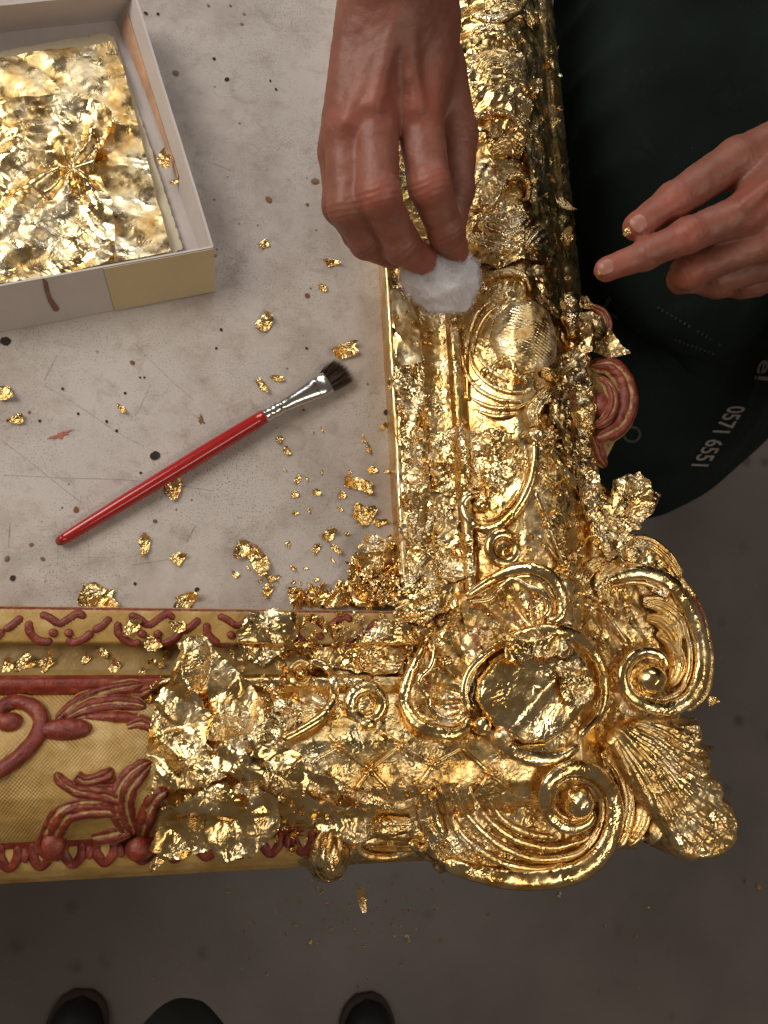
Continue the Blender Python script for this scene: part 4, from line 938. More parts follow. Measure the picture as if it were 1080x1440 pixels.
crumbs('leaf_pile', sp, 'pile of broken gold leaf heaped in the inner corner of the frame', 1, cat='gold leaf')
# torn scraps clinging to the carving
sp = []
zones = [((600, 900), (560, 900), 170), ((420, 640), (860, 940), 170), ((210, 420), (900, 1200), 210), ((640, 800), (20, 420), 90), ((780, 960), (540, 860), 190), ((552, 606), (400, 860), 120), ((420, 700), (1100, 1210), 70)]
for (x0, x1), (y0, y1), n in zones:
    X_, Y_ = rs.uniform(x0, x1, n), rs.uniform(y0, y1, n); PP = on(X_, Y_, .0); q = PP[:, :2] - IC; v = np.maximum(q @ NBv, q @ NRv)
    ok = (v > .001) & ((v < .165) | inpoly(PP[:, :2], CORNER)) & (np.hypot(X_ - 745, Y_ - 985) > 70)
    for p in PP[ok]: sp.append((p + np.array([0, 0, rs.uniform(.0005, .004)]), rs.uniform(.001, .0032)))
crumbs('leaf_scraps', sp, 'countless torn scraps of gold leaf clinging to the carved frame', 2, cat='gold leaf')
FG = 'gold flakes on the bottom rail'
for i, (x, y, s, lb) in enumerate([(187, 881, 13, 'pale gold flake on the red frieze'), (12, 936, 11, 'gold flake in the hollow moulding at the left picture edge'), (38, 931, 14, 'larger gold flake in the hollow moulding, second from the left edge'), (66, 933, 15, 'rightmost of the three flakes together in the hollow moulding'), (122, 926, 7, 'tiny flake alone in the hollow moulding'), (161, 938, 13, 'slanted pale flake in the hollow moulding'),
                                   (146, 918, 7, 'thin flake above the slanted one in the hollow moulding'), (214, 903, 14, 'ochre flake on the step below the frieze'), (252, 880, 13, 'gold flake on the frieze left of the crumpled leaf'), (200, 944, 6, 'crumb at the end of the hollow moulding'), (137, 1000, 5, 'speck of leaf on the red acanthus leaf')]):
    flake(x, y, s, lb, FG, 400 + i, .6, hf=.0005)
OG = 'leaf scraps sticking out from the outer edge'
flake(791, 290, 22, 'pale leaf scrap sticking out of the right rail below the fingers', OG, 431, .5, -1.2, zb=.03, stand=.5, n=12)
for i_, (x_, y_, s_) in enumerate([(755, 30, 11), (768, 232, 11), (794, 338, 13), (822, 428, 13)]):
    flake(x_, y_, s_, 'small torn tab of leaf along the outer edge of the right rail', 'small torn tabs on the right rail', 470 + i_, .85, rs.uniform(-1.6, 1.6), zb=.028, stand=.15, curl=.8)
flake(778, 172, 9, 'dull scrap of leaf at the outer edge beside the wrist', OG, 432, .7, .2, zb=.03, stand=.3)
flake(1000, 985, 10, 'small scrap on the outer edge below the right volute', OG, 433, .8, .2, zb=.02)
flake(225, 1208, 13, 'white pointed leaf tip hanging over the lower edge of the rail', OG, 434, .5, .9, zb=.026, stand=.2)
flake(508, 1258, 20, 'narrow twisted scrap of leaf hanging below the pendant', OG, 435, .3, 1.75, zb=.004, stand=.4, n=12)
flake(548, 540, 12, 'leaf tab folded out from the inner edge of the frame', OG, 436, .4, 1.4, zb=.02, stand=.3)
flake(231, 229, 16, 'crumpled flake lodged against the box wall', 'gold flakes in the box', 437, .6, 1.3, zb=.016, curl=.8)
flake(245, 257, 6, 'gold crumb below the crumpled flake in the box', 'gold flakes in the box', 438, .7, .3, zb=.008)
flake(300, 361, 5, 'gold crumb stuck on the corner of the box', 'gold flakes in the box', 439, .7, .3, zb=.018)
sp = []
for i in range(70):
    x, y = (rs.normal(500, 70), rs.uniform(1235, 1330)) if i < 50 else (rs.uniform(200, 1070), rs.uniform(1240, 1430))
    sp.append((U(x, y, -.899), rs.uniform(.001, .0032)))
sp += [(U(1065, 1246, -.899), .006), (U(786, 1258, -.899), .006), (U(573, 1320, -.899), .006), (U(552, 1300, -.899), .003)]
crumbs('floor_flecks', sp, 'tiny gold flecks fallen on the dark floor', 3, cat='gold flecks')

# ---------------------------------------------------------------- card box with leaf
ZT = .034
b0 = U(302, 408, 0); bx = U(0, 466, 0) - b0; bx /= np.linalg.norm(bx); by = U(163, 30, 0) - b0; bl = np.linalg.norm(by); by /= bl
BL = .235
B = [b0, b0 + by * bl, b0 + by * bl + bx * BL, b0 + bx * BL]
t0 = U(299, 347, ZT); tx = U(0, 401, ZT) - t0; tx /= np.linalg.norm(tx); ty = U(188, -12, ZT) - t0; tl = np.linalg.norm(ty); ty /= tl
T_ = [t0, t0 + ty * tl, t0 + ty * tl + tx * (BL + .012), t0 + tx * (BL + .012)]
BOX = empty('card_box', tuple(b0), 'open white card box with sloping sides holding gold leaf', 'box')
def wallpiece(name, a, b, c, d, th, mat, nu=24, nv=6, wob=.0004, parent=BOX):
    """thin card panel a-b (bottom) d-c (top)"""
    u = np.linspace(0, 1, nu)[:, None, None]; v = np.linspace(0, 1, nv)[None, :, None]
    P = (1 - v) * ((1 - u) * a + u * b) + v * ((1 - u) * d + u * c); P = P.reshape(-1, 3)
    n = np.cross(b - a, d - a); n /= np.linalg.norm(n)
    P = P + n * (wob * fbm(P * 25, 2))[:, None]
    V = np.vstack([P + n * th / 2, P - n * th / 2]); F = gridfaces(nu, nv); N = nu * nv
    E_ = boundary(F)
    FF = np.vstack([F, F[:, ::-1] + N, np.array([[q_, p_, p_ + N, q_ + N] for p_, q_ in E_])])
    return mesh(name, V, FF, mat, parent, smooth=False)
wallpiece('wall', B[3], B[0], T_[0], T_[3], .0018, CARD)
wallpiece('wall', B[0], B[1], T_[1], T_[0], .0018, CARD)
wallpiece('wall', B[1], B[2], T_[2], T_[1], .0018, CARD)
wallpiece('wall', B[2], B[3], T_[3], T_[2], .0018, CARD)
wallpiece('base', B[0] + (0, 0, .0012), B[1] + (0, 0, .0012), B[2] + (0, 0, .0012), B[3] + (0, 0, .0012), .0016, CARD)
fa = lambda s, t: (1 - t) * (B[0] + (B[3] - B[0]) * s) + t * (T_[0] + (T_[3] - T_[0]) * s)
nrm_f = np.cross(B[0] - B[3], T_[3] - B[3]); nrm_f /= np.linalg.norm(nrm_f); nrm_f = nrm_f if nrm_f[1] < 0 else -nrm_f
o_ = nrm_f * .0016
tp = wallpiece('tape_strip', fa(.31, .01) + o_, fa(.001, .01) + o_, fa(.001, .985) + o_, fa(.305, .985) + o_, .0005, TAPE, wob=.0002)
tag(tp, 'cream tape wrapped round the box corner')
# brown drip on the front
dr = [(60, 391), (67, 396), (70, 410), (75, 425), (84, 434), (82, 438), (76, 438), (68, 424), (63, 408)]
def on_front(px, py):
    d = np.array([(px - 540) / FPX, -(py - 720) / FPX, -1.0]) @ CR.T; o = np.array([0, 0, CAM_H]); k = (fa(.5, .5) + nrm_f * .0021 - o) @ nrm_f / (d @ nrm_f); return o + d * k
P = np.array([on_front(*p) for p in dr]); P = np.vstack([P, P.mean(0)])
tag(mesh('drip_stain', P, [(k, (k + 1) % 9, 9) for k in range(9)], STAIN, BOX), 'brown drip stain on the box front')
# reflection of the gold leaf, painted as a copper smear inside the right wall
nr_ = np.cross(B[1] - B[0], T_[0] - B[0]); nr_ /= np.linalg.norm(nr_); nr_ = -nr_ if nr_[0] > 0 else nr_
fr = lambda s, t: (1 - t) * (B[0] + (B[1] - B[0]) * s) + t * (T_[0] + (T_[1] - T_[0]) * s) + nr_ * .0016
tag(wallpiece('streak', fr(.36, .30), fr(.96, .18), fr(.97, .62), fr(.36, .42), .0003, GOLDREFL), 'copper reflection of the gold leaf, painted as a smear inside the box wall')

def flat(z): return lambda P: np.full(len(P), z)
def sheet_simple(name, pts, z, mat, label, cat, amp, scale, seed, tear=(14, .5), h=.0014, group=None, extra=None, edge=.001):
    def zf(P, d):
        p = z3(P); zz = z + amp * fold(p, scale, seed, 4) + amp * .3 * fold(p, scale * .35, seed + 1, 4)
        if extra is not None: zz = zz + extra(P, d)
        return np.maximum(zz, z - .002)
    o = patch(name, pts, zf, mat, h=h, zref=z, jagged=(tear[0], tear[1], seed), thing=(label, cat, group)); return o
sheet_simple('tissue_sheet', [(-160, 100), (0, 72), (144, 46), (160, 50), (258, 350), (200, 372), (-60, 420), (-150, 440)], .005, TISSUE, 'cream tissue interleaf under the gold leaf in the box', 'tissue paper', .0004, .02, 1, h=.003)
lf = lambda P, d: .0012 * np.sin((P @ np.array([.35, 1.0])) * 2 * math.pi / .034 + 2 * fbm(z3(P) * 20, 2)) + .0009 * fold(z3(P), .010, 77)
sheet_simple('leaf_sheet', [(-160, 108), (0, 80), (100, 66), (156, 58), (172, 90), (240, 352), (180, 366), (-60, 412), (-150, 430)], .0095, GOLDF, 'flat gold leaf sheet lying at the bottom of the box', 'gold leaf', .0006, .03, 2, group='gold leaf sheets in the box', extra=lf)
kc = pq(105, 245, .012)
def knot(P, d):
    q = P - kc; r = np.linalg.norm(q, axis=1); th = np.arctan2(q[:, 1], q[:, 0])
    return .0035 * np.exp(-(r / .05) ** 2) * np.sin(th * 6 + 3 * vn(z3(P) * 25)) * np.clip(r / .008, 0, 1) + .004 * np.exp(-(r / .02) ** 2) + .002 * np.clip(1 - d / .006, 0, 1)
sheet_simple('leaf_sheet', [(-150, 180), (0, 150), (35, 140), (90, 136), (130, 142), (158, 160), (156, 185), (140, 212), (134, 238), (146, 258), (160, 290), (163, 330), (162, 356), (140, 376), (60, 392), (-140, 425)], .0175, GOLDB,
             'crumpled gold leaf sheet with pinched waist on top of the flat sheet', 'gold leaf', .0050, .030, 3, group='gold leaf sheets in the box', extra=knot, tear=(10, 1.0), h=.0010)

# ---------------------------------------------------------------- brush
def lathe_path(name, st, mat, parent, k=20):
    """st: list of (px, py, z, rx mm, rz mm)"""
    P = U([s[0] for s in st], [s[1] for s in st], [s[2] for s in st]); T = P[-1] - P[0]; T /= np.linalg.norm(T); S = np.cross(T, (0, 0, 1)); S /= np.linalg.norm(S); Bn = np.cross(S, T)
    a = np.linspace(0, 2 * math.pi, k, endpoint=False); V = []
    for p, s in zip(P, st): V += [p + S * s[3] / 1000 * math.cos(x) + Bn * s[4] / 1000 * math.sin(x) for x in a]
    n = len(st); F = gridfaces(n, k, True)[:, ::-1].tolist(); F.append(list(range(k))); F.append(list(range((n - 1) * k, n * k))[::-1])
    return mesh(name, np.array(V), F, mat, parent)
p0, p1 = np.array([79, 764.0]), np.array([374, 584.0]); ddir = (p1 - p0)
BR = empty('paint_brush', tuple(U(227, 674, 0)), 'flat paint brush with red lacquered handle and dark hair lying on the table', 'brush')
st = []
for t, r in [(0, 1), (.006, 2.5), (.02, 3.3), (.05, 3.8), (.15, 4.2), (.3, 4.8), (.5, 5.3), (.7, 5.6), (.85, 5.5), (.95, 5.2), (1.0, 5.0)]:
    q = p0 + ddir * t; st.append((q[0], q[1], .0040 + t * .0038, r, r))
lathe_path('handle', st[2:], REDLAC, BR); lathe_path('handle_tip', st[:3], REDEND, BR)
q0, q1 = np.array([371, 586.0]), np.array([461, 537.0]); st = []
for t, rx, rz in [(0, 5.0, 5.0), (.03, 5.2, 5.2), (.09, 5.2, 5.2), (.12, 4.3, 4.3), (.15, 5.3, 5.3), (.20, 5.5, 5.5), (.25, 5.3, 5.3), (.28, 4.4, 4.4), (.31, 5.3, 5.2), (.45, 5.8, 4.9), (.6, 6.6, 4.4), (.75, 7.6, 3.8), (.80, 8.2, 3.8), (.82, 8.0, 3.5), (1.0, 8.6, 3.3)]:
    q = q0 + (q1 - q0) * t; st.append((q[0], q[1], .0080 - t * .001, rx * .97, rz * .98))
lathe_path('ferrule', st, STEEL, BR, 28)
VV, FF = [], []; a0 = U(458, 539, .0068); a1 = U(489, 517, .0045); T = (a1 - a0) * 1.0; L = np.linalg.norm(T); T /= L; S = np.cross(T, (0, 0, 1)); S /= np.linalg.norm(S)
rs = np.random.RandomState(9)
for i in range(1300):
    s, zz = rs.uniform(-1, 1), rs.uniform(-1, 1)
    st_ = a0 + S * s * .0070 + np.array([0, 0, zz * .0026 * math.sqrt(max(0, 1 - s * s))]) - T * .004
    ln = L * rs.uniform(.8, 1.08) * (1 - .12 * abs(s)) + .004; sp_ = 1.0 + .35 * rs.rand() + (.5 if rs.rand() < .04 else 0)
    en = st_ + T * ln + S * s * .0026 * sp_ + S * rs.normal() * .0009 + np.array([0, 0, rs.normal() * .0008 - .001 + zz * .0015]); en[2] = max(en[2], .0006)
    md = (st_ + en) / 2 + S * rs.normal() * .0004 + np.array([0, 0, .0004]); w = .00022; k0 = len(VV)
    sd = np.array([rs.normal(), rs.normal(), rs.normal()]); sd = np.cross(sd, T); sd /= np.linalg.norm(sd)
    VV += [st_ - sd * w, st_ + sd * w, md - sd * w, md + sd * w, en]; FF += [(k0, k0 + 1, k0 + 3, k0 + 2), (k0 + 2, k0 + 3, k0 + 4)]
bo = mesh('bristles', np.array(VV), FF, HAIR, BR); bo['kind'] = 'stuff'
lathe_path('bristle_core', [(457, 539.5, .0066, 6.4, 2.4), (468, 532, .006, 6.8, 2.4), (477, 525, .0052, 6.6, 1.8), (483, 521, .0045, 5.2, .8)], HAIR, BR)

# ---------------------------------------------------------------- hands: smooth-union distance field, meshed with surface nets
def cone_d(G, a, b, ra, rb):
    ab = b - a; t = np.clip(((G - a) @ ab) / (ab @ ab + 1e-12), 0, 1)
    return np.linalg.norm(G - a - t[..., None] * ab, axis=-1) - (ra + (rb - ra) * t)
def smin(a, b, k):
    h = np.clip(.5 + .5 * (b - a) / k, 0, 1); return b * (1 - h) + a * h - k * h * (1 - h)
def nets(D, org, h):
    nx, ny, nz = D.shape; s = D < 0
    c = np.zeros((nx - 1, ny - 1, nz - 1), int)
    for i in (0, 1):
        for j in (0, 1):
            for k in (0, 1): c += s[i:nx - 1 + i, j:ny - 1 + j, k:nz - 1 + k]
    act = (c > 0) & (c < 8); I = np.argwhere(act); idx = -np.ones(act.shape, int); idx[act] = np.arange(len(I))
    acc = np.zeros((len(I), 3)); cnt = np.zeros(len(I))
    cs = [(i, j, k) for i in (0, 1) for j in (0, 1) for k in (0, 1)]
    for a in cs:
        for ax_ in range(3):
            if a[ax_]: continue
            b = list(a); b[ax_] = 1
            da = D[I[:, 0] + a[0], I[:, 1] + a[1], I[:, 2] + a[2]]; db = D[I[:, 0] + b[0], I[:, 1] + b[1], I[:, 2] + b[2]]
            m_ = (da < 0) != (db < 0); t = np.where(m_, da / (da - db + 1e-12), 0)
            p = np.tile(np.array(a, float), (len(I), 1)); p[:, ax_] = t
            acc[m_] += p[m_]; cnt[m_] += 1
    V = org + h * (I + acc / cnt[:, None]); F = []
    for ax_ in range(3):
        o1, o2 = [(1, 2), (2, 0), (0, 1)][ax_]
        sl = [slice(None)] * 3; sl2 = [slice(None)] * 3; sl[ax_] = slice(0, -1); sl2[ax_] = slice(1, None)
        ch = s[tuple(sl)] != s[tuple(sl2)]; E_ = np.argwhere(ch)
        ok = (E_[:, o1] > 0) & (E_[:, o2] > 0) & (E_[:, o1] < D.shape[o1] - 1) & (E_[:, o2] < D.shape[o2] - 1) & (E_[:, ax_] < D.shape[ax_] - 1); E_ = E_[ok]
        q = []
        for d1, d2 in ((-1, -1), (0, -1), (0, 0), (-1, 0)):
            e = E_.copy(); e[:, o1] += d1; e[:, o2] += d2; q.append(idx[e[:, 0], e[:, 1], e[:, 2]])
        q = np.stack(q, 1); fl_ = s[tuple(E_.T)]; q[~fl_] = q[~fl_][:, ::-1]; F.append(q)
    F = np.vstack(F); F = F[(F >= 0).all(1)]
    return V, F
def J(x, y, z): return U(x, y, z)
def hand(chains, palm, arm, h, kp=.010, kf=.0035, flushpts=(), tendons=()):
    allp = np.array([p for c in chains + [palm, arm] for (p, r) in c]); lo = allp.min(0) - .045; hi = allp.max(0) + .045
    n = ((hi - lo) / h).astype(int) + 1
    X = np.stack(np.meshgrid(*[lo[i] + h * np.arange(n[i]) for i in range(3)], indexing='ij'), -1).astype(np.float32)
    D = np.full(X.shape[:3], .05, np.float32)
    def app(a, b, ra, rb, k):
        m0 = np.clip(((np.minimum(a, b) - max(ra, rb) - k - .008 - lo) / h).astype(int), 0, n); m1 = np.clip(((np.maximum(a, b) + max(ra, rb) + k + .008 - lo) / h).astype(int) + 1, 0, n)
        sl = tuple(slice(p_, q_) for p_, q_ in zip(m0, m1)); D[sl] = smin(D[sl], cone_d(X[sl], a.astype(np.float32), b.astype(np.float32), ra, rb), k)
    for i in range(0, len(palm) - 1, 2): app(palm[i][0], palm[i + 1][0], palm[i][1], palm[i + 1][1], kp)
    for i in range(len(arm) - 1): app(arm[i][0], arm[i + 1][0], arm[i][1], arm[i + 1][1], .020)
    for c in chains:
        for (a, ra), (b, rb) in zip(c[:-1], c[1:]): app(a, b, ra, rb, kf)
        for (a, ra) in c[1:-1]:      # knuckle swelling
            u_ = a + np.array([0, 0, ra * .12]); app(u_, u_ + .0001, ra * .97, ra * .97, kf)
    for a, b, r in tendons: app(a, b, r, r * .8, .008)
    V, F = nets(D, lo, h)
    N = np.zeros_like(V); fn = np.cross(V[F[:, 1]] - V[F[:, 0]], V[F[:, 2]] - V[F[:, 0]])
    for q_ in range(4): np.add.at(N, F[:, q_], fn)
    N /= np.linalg.norm(N, axis=1)[:, None] + 1e-12
    dsp = .00045 * fbm(V * 160, 3, 3) + .0005 * fbm(V * 55, 2, 9)
    for c in chains:                    # skin folds over the finger joints
        for q_ in range(1, len(c) - 1):
            t_ = c[q_ + 1][0] - c[q_ - 1][0]; t_ = t_ / np.linalg.norm(t_); r_ = V - c[q_][0]; al = r_ @ t_
            g_ = np.exp(-(al / .007) ** 2) * (np.linalg.norm(r_, axis=1) < c[q_][1] * 1.6) * np.clip(N[:, 2] + .5, 0, 1)
            dsp = dsp - .00055 * g_ * np.abs(np.sin(al * math.pi / .0038 + vn(V * 90) * .8)) ** .5
    V = V + N * dsp[:, None]
    fz = np.zeros(len(V))
    for p, r in flushpts: fz = np.maximum(fz, np.exp(-(np.linalg.norm(V - p, axis=1) / r) ** 2))
    return V, F, fz

# hand with the cotton (fingers point towards the photographer)
iM, mM, rM, pM = J(590, 168, .128), J(527, 160, .130), J(487, 186, .121), J(474, 214, .104)
wr = J(562, 12, .150); wl = J(520, 15, .146); wrr = J(604, 20, .146)
ch = [[(iM, .0145), (J(604, 262, .125), .0132), (J(628, 326, .105), .0115), (J(640, 352, .090), .0095)],
      [(mM, .0145), (J(532, 276, .124), .0135), (J(564, 345, .100), .0120), (J(594, 366, .086), .0100)],
      [(rM, .0135), (J(490, 292, .110), .0128), (J(516, 340, .092), .0112), (J(550, 358, .080), .0092)],
      [(pM, .0115), (J(478, 290, .094), .0108), (J(504, 330, .079), .0095), (J(538, 347, .072), .0080)],
      [(J(622, 90, .128), .0150), (J(640, 190, .112), .0145), (J(640, 270, .098), .0125), (J(628, 340, .086), .0105)]]
palm = [(wl, .0185), (rM, .0145), (wr, .0195), (mM, .0150), (wrr, .0185), (iM, .0150), (wl, .016), (pM, .0125), (J(600, 60, .138), .018), (J(635, 170, .112), .013), (J(560, 90, .128), .022), (J(540, 150, .118), .020)]
arm = [(wr, .0245), (J(565, -60, .168), .0265), (J(572, -150, .186), .030)]
arm_end1 = J(572, -140, .184)
tend = [(J(588, 150, .1425), J(570, 30, .162), .004), (J(527, 145, .1445), J(556, 30, .163), .004), (J(490, 172, .134), J(540, 30, .159), .0035)]
flush = [(iM + (0, 0, .014), .014), (mM + (0, 0, .014), .014), (rM + (0, 0, .012), .012), (J(606, 262, .136), .012), (J(527, 276, .136), .012), (J(640, 352, .09), .014), (J(592, 366, .09), .015), (J(546, 356, .08), .012)]
V1, F1, z1 = hand(ch, palm, arm, .0012, flushpts=flush, tendons=tend)
# hand at the right edge (fingers point left)
iM, mM, rM, pM = J(1048, 300, .150), J(1082, 335, .143), J(1102, 362, .130), J(1116, 384, .116)
w1, w2 = J(1170, 195, .170), J(1200, 250, .160)
ch = [[(iM, .0130), (J(966, 331, .146), .0108), (J(908, 358, .136), .0094), (J(853, 379, .128), .0078)],
      [(J(1120, 190, .155), .0165), (J(1034, 226, .148), .0140), (J(946, 284, .140), .0118), (J(895, 319, .135), .0090)],
      [(mM, .0125), (J(968, 382, .124), .0112), (J(960, 392, .110), .0098), (J(1010, 396, .102), .0085)],
      [(rM, .0120), (J(1004, 395, .110), .0106), (J(1010, 400, .096), .0094), (J(1060, 398, .092), .0085)],
      [(pM, .0105), (J(1045, 399, .100), .0095), (J(1065, 402, .088), .0080)]]
palm = [(w1, .020), (iM, .0145), (w1, .0195), (mM, .0145), (w2, .0185), (rM, .0135), (w2, .018), (pM, .0125), (J(1130, 200, .155), .018), (J(1060, 250, .146), .0155), (J(1130, 280, .145), .022), (J(1090, 310, .138), .018)]
arm = [(U(1190, 222, .166), .026), (J(1290, 192, .184), .029)]
arm_end2 = J(1285, 193, .183)
tend = [(J(1050, 285, .163), J(1150, 205, .186), .0035)]
flush = [(iM + (0, 0, .012), .014), (mM + (0, 0, .012), .013), (J(853, 379, .128), .018), (J(895, 319, .137), .016), (J(966, 331, .155), .012), (J(968, 382, .13), .014), (J(946, 284, .15), .012)]
V2, F2, z2 = hand(ch, palm, arm, .0012, flushpts=flush, tendons=tend)
nail_src = [(J(908, 358, .136), J(853, 379, .128), .0078), (J(946, 284, .140), J(895, 319, .135), .0090)]
# torso, shoulders and upper arms, outside the picture on the right
sh1, sh2 = np.array([.62, .58, .50]), np.array([.74, .22, .50])
lo = np.array([-.02, -.08, -.75]); hi = np.array([1.12, .90, .82]); h_ = .014; n = ((hi - lo) / h_).astype(int)
X = np.stack(np.meshgrid(*[lo[i] + h_ * np.arange(n[i]) for i in range(3)], indexing='ij'), -1)
D = cone_d(X, np.array([.66, .32, -.02]), np.array([.70, .38, .42]), .135, .145)
for a, b, ra, rb in [(arm_end1, np.array([.24, .64, .22]), .028, .04), (arm_end2, np.array([.60, .30, .21]), .027, .04), (sh1, np.array([.24, .64, .22]), .06, .042), (sh2, np.array([.60, .30, .21]), .06, .042), (sh1, sh2, .075, .075), (np.array([.72, .42, 0]), np.array([.88, .56, -.74]), .085, .05), (np.array([.74, .56, 0]), np.array([.95, .76, -.74]), .085, .05)]:
    D = smin(D, cone_d(X, a, b, ra, rb), .04)
for a, b, ra, rb in [(np.array([.66, .40, .48]), np.array([.56, .40, .62]), .055, .055), (np.array([.52, .40, .70]), np.array([.48, .40, .66]), .085, .075), (np.array([.46, .40, .60]), np.array([.45, .40, .57]), .050, .035), (np.array([.405, .40, .655]), np.array([.395, .40, .635]), .012, .016), (np.array([.53, .485, .67]), np.array([.53, .49, .65]), .018, .014), (np.array([.53, .315, .67]), np.array([.53, .31, .65]), .018, .014)]:
    D = smin(D, cone_d(X, a, b, ra, rb), .02)
V3, F3 = nets(D, lo, h_)
PER = empty('person', (.68, .33, -.9), 'person in a dark green apron pressing gold leaf with a cotton wad', 'person')
VB = np.vstack([V1, V2, V3]); FB = np.vstack([F1, F2 + len(V1), F3 + len(V1) + len(V2)])
body = mesh('body', VB, FB, SKIN, PER, attrs=dict(flush=np.concatenate([z1, z2, np.zeros(len(V3))])))
body.data.materials.append(SHIRT)
mi = np.zeros(len(body.data.polygons), np.int32); mi[len(F1) + len(F2):] = 1; body.data.polygons.foreach_set('material_index', mi)

NAIL = simple('fingernail', (.39, .165, .118), .38, var=.08)
for a_, b_, r_ in nail_src:
    t_ = (b_ - a_) / np.linalg.norm(b_ - a_); n_ = np.array([0, 0, 1.0]) - t_ * t_[2]; n_ /= np.linalg.norm(n_); s_ = np.cross(t_, n_); V = []
    for u_ in np.linspace(-1, 1, 12):
        for v_ in np.linspace(-1, 1, 11):
            w_ = v_ * .62 * math.sqrt(max(.05, 1 - max(0, abs(u_) - .35) ** 2 / .45)); V.append(b_ + t_ * (u_ * .0048 + .0022) + s_ * math.sin(w_) * r_ * 1.02 + n_ * (math.cos(w_) * r_ * 1.03 - max(0, u_) ** 2 * .0022))
    mesh('fingernail', np.array(V), gridfaces(12, 11), NAIL, body)
# apron: hem, lap, waist and chest rows
rows = [([(640, 770), (760, 752), (880, 733), (920, 727), (952, 715), (1000, 688), (1045, 650), (1085, 612), (1150, 540), (1260, 420), (1380, 280)], -.40),
        ([(690, 560), (790, 600), (880, 620), (930, 618), (970, 605), (1020, 580), (1065, 545), (1110, 500), (1180, 430), (1300, 320), (1430, 190)], -.22),
        ([(790, -80), (800, 100), (820, 260), (850, 380), (900, 440), (960, 460), (1030, 450), (1100, 420), (1190, 360), (1320, 260), (1460, 130)], -.06),
        ([(960, -420), (970, -200), (985, -20), (1010, 120), (1050, 210), (1100, 250), (1160, 262), (1220, 250), (1300, 220), (1400, 160), (1520, 60)], .06),
        ([(1330, -900), (1330, -600), (1335, -380), (1345, -200), (1360, -90), (1385, -30), (1420, 10), (1460, 30), (1510, 30), (1580, 10), (1680, -40)], .20)]
nu, nvv = 200, 160; RW = []
for pts, z in rows:
    C = crom([(x, y, 0) for x, y in pts], nu); RW.append(U(C[:, 0], C[:, 1], z))
RW = np.array(RW); G = np.zeros((nvv, nu, 3)); tt = np.linspace(0, len(rows) - 1, nvv)
Q = np.concatenate([[2 * RW[0] - RW[1]], RW, [2 * RW[-1] - RW[-2]]]); ii = np.clip(tt.astype(int), 0, len(rows) - 2); f_ = (tt - ii)[:, None, None]
a, b, c, d = Q[ii], Q[ii + 1], Q[ii + 2], Q[ii + 3]
G = .5 * (2 * b + (c - a) * f_ + (2 * a - 5 * b + 4 * c - d) * f_ ** 2 + (3 * b - a - 3 * c + d) * f_ ** 3)
P = G.reshape(-1, 3); du = np.gradient(G, axis=1); dv = np.gradient(G, axis=0); N = np.cross(du, dv).reshape(-1, 3); N /= np.linalg.norm(N, axis=1)[:, None]
if N[nu * 40 + 100] @ (np.array([0, 0, .55]) - P[nu * 40 + 100]) < 0: N = -N
P = P + N * (.010 * vn(P * np.array([11, 11, 3]), 5) + .007 * (.5 - np.abs(vn(P * np.array([16, 16, 5]), 15))) + .003 * fbm(P * 22, 2, 8))[:, None] * np.repeat(np.clip(np.linspace(0, 1, nvv) / .22, .06, 1), nu)[:, None]
APV, APF = P, gridfaces(nvv, nu)
ap = mesh('apron', np.vstack([P, P - N * .0012]), np.vstack([APF, APF[:, ::-1] + len(P)]), APRON, PER)
from mathutils.bvhtree import BVHTree
from mathutils import Vector
bvh = BVHTree.FromPolygons(APV.tolist(), APF.tolist())
def cast(px, py):
    d = np.array([(px - 540) / FPX, -(py - 720) / FPX, -1.0]) @ CR.T; d /= np.linalg.norm(d)
    hit, nn, _, dist = bvh.ray_cast(Vector((0, 0, CAM_H)), Vector(d))
    if hit is None: return None
    nn = np.array(nn); nn = nn if nn @ d < 0 else -nn
    return np.array(hit) + nn * .0012
def print_mesh(name, V2d, F, fmap, mat, label=None):
    V = [cast(*fmap(x, y)) for x, y in V2d]
    if any(v is None for v in V): return
    o = mesh(name, np.array(V), F, mat, ap, smooth=False)
    if label: tag(o, label)
def text2d(s):
    cu = bpy.data.curves.new('t', 'FONT'); cu.body = s; cu.resolution_u = 3; cu.offset = .012; ob = bpy.data.objects.new('t', cu); COL.objects.link(ob)
    bpy.context.view_layer.update(); me = ob.to_mesh()
    V = [(v.co.x, v.co.y) for v in me.vertices]; F = [list(p.vertices) for p in me.polygons]; ob.to_mesh_clear(); bpy.data.objects.remove(ob); bpy.data.curves.remove(cu)
    return np.array(V), F
def put_text(s, start, end, up, hgt, mat, label):
    V, F = text2d(s); w = V[:, 0].max() - V[:, 0].min(); x0 = V[:, 0].min(); A = (np.array(end, float) - start) / w; B_ = np.array(up, float) / np.linalg.norm(up) * hgt / .7
    print_mesh('printed_text', V, F, lambda x, y: tuple(np.array(start, float) + A * (x - x0) + B_ * y), mat, label)
put_text('0571 6551', (1025, 570), (971, 654), (1, .04), 24, PRINT, 'white printed number 0571 6551')
put_text('el', (1068, 505), (1060, 533), (1, .1), 20, PRINT, 'letters printed at the picture edge')
put_text('V', (838, 420), (850, 455), (1, -.3), 22, PRINTF, 'faded printed letter half hidden by the frame')
rs = np.random.RandomState(4)
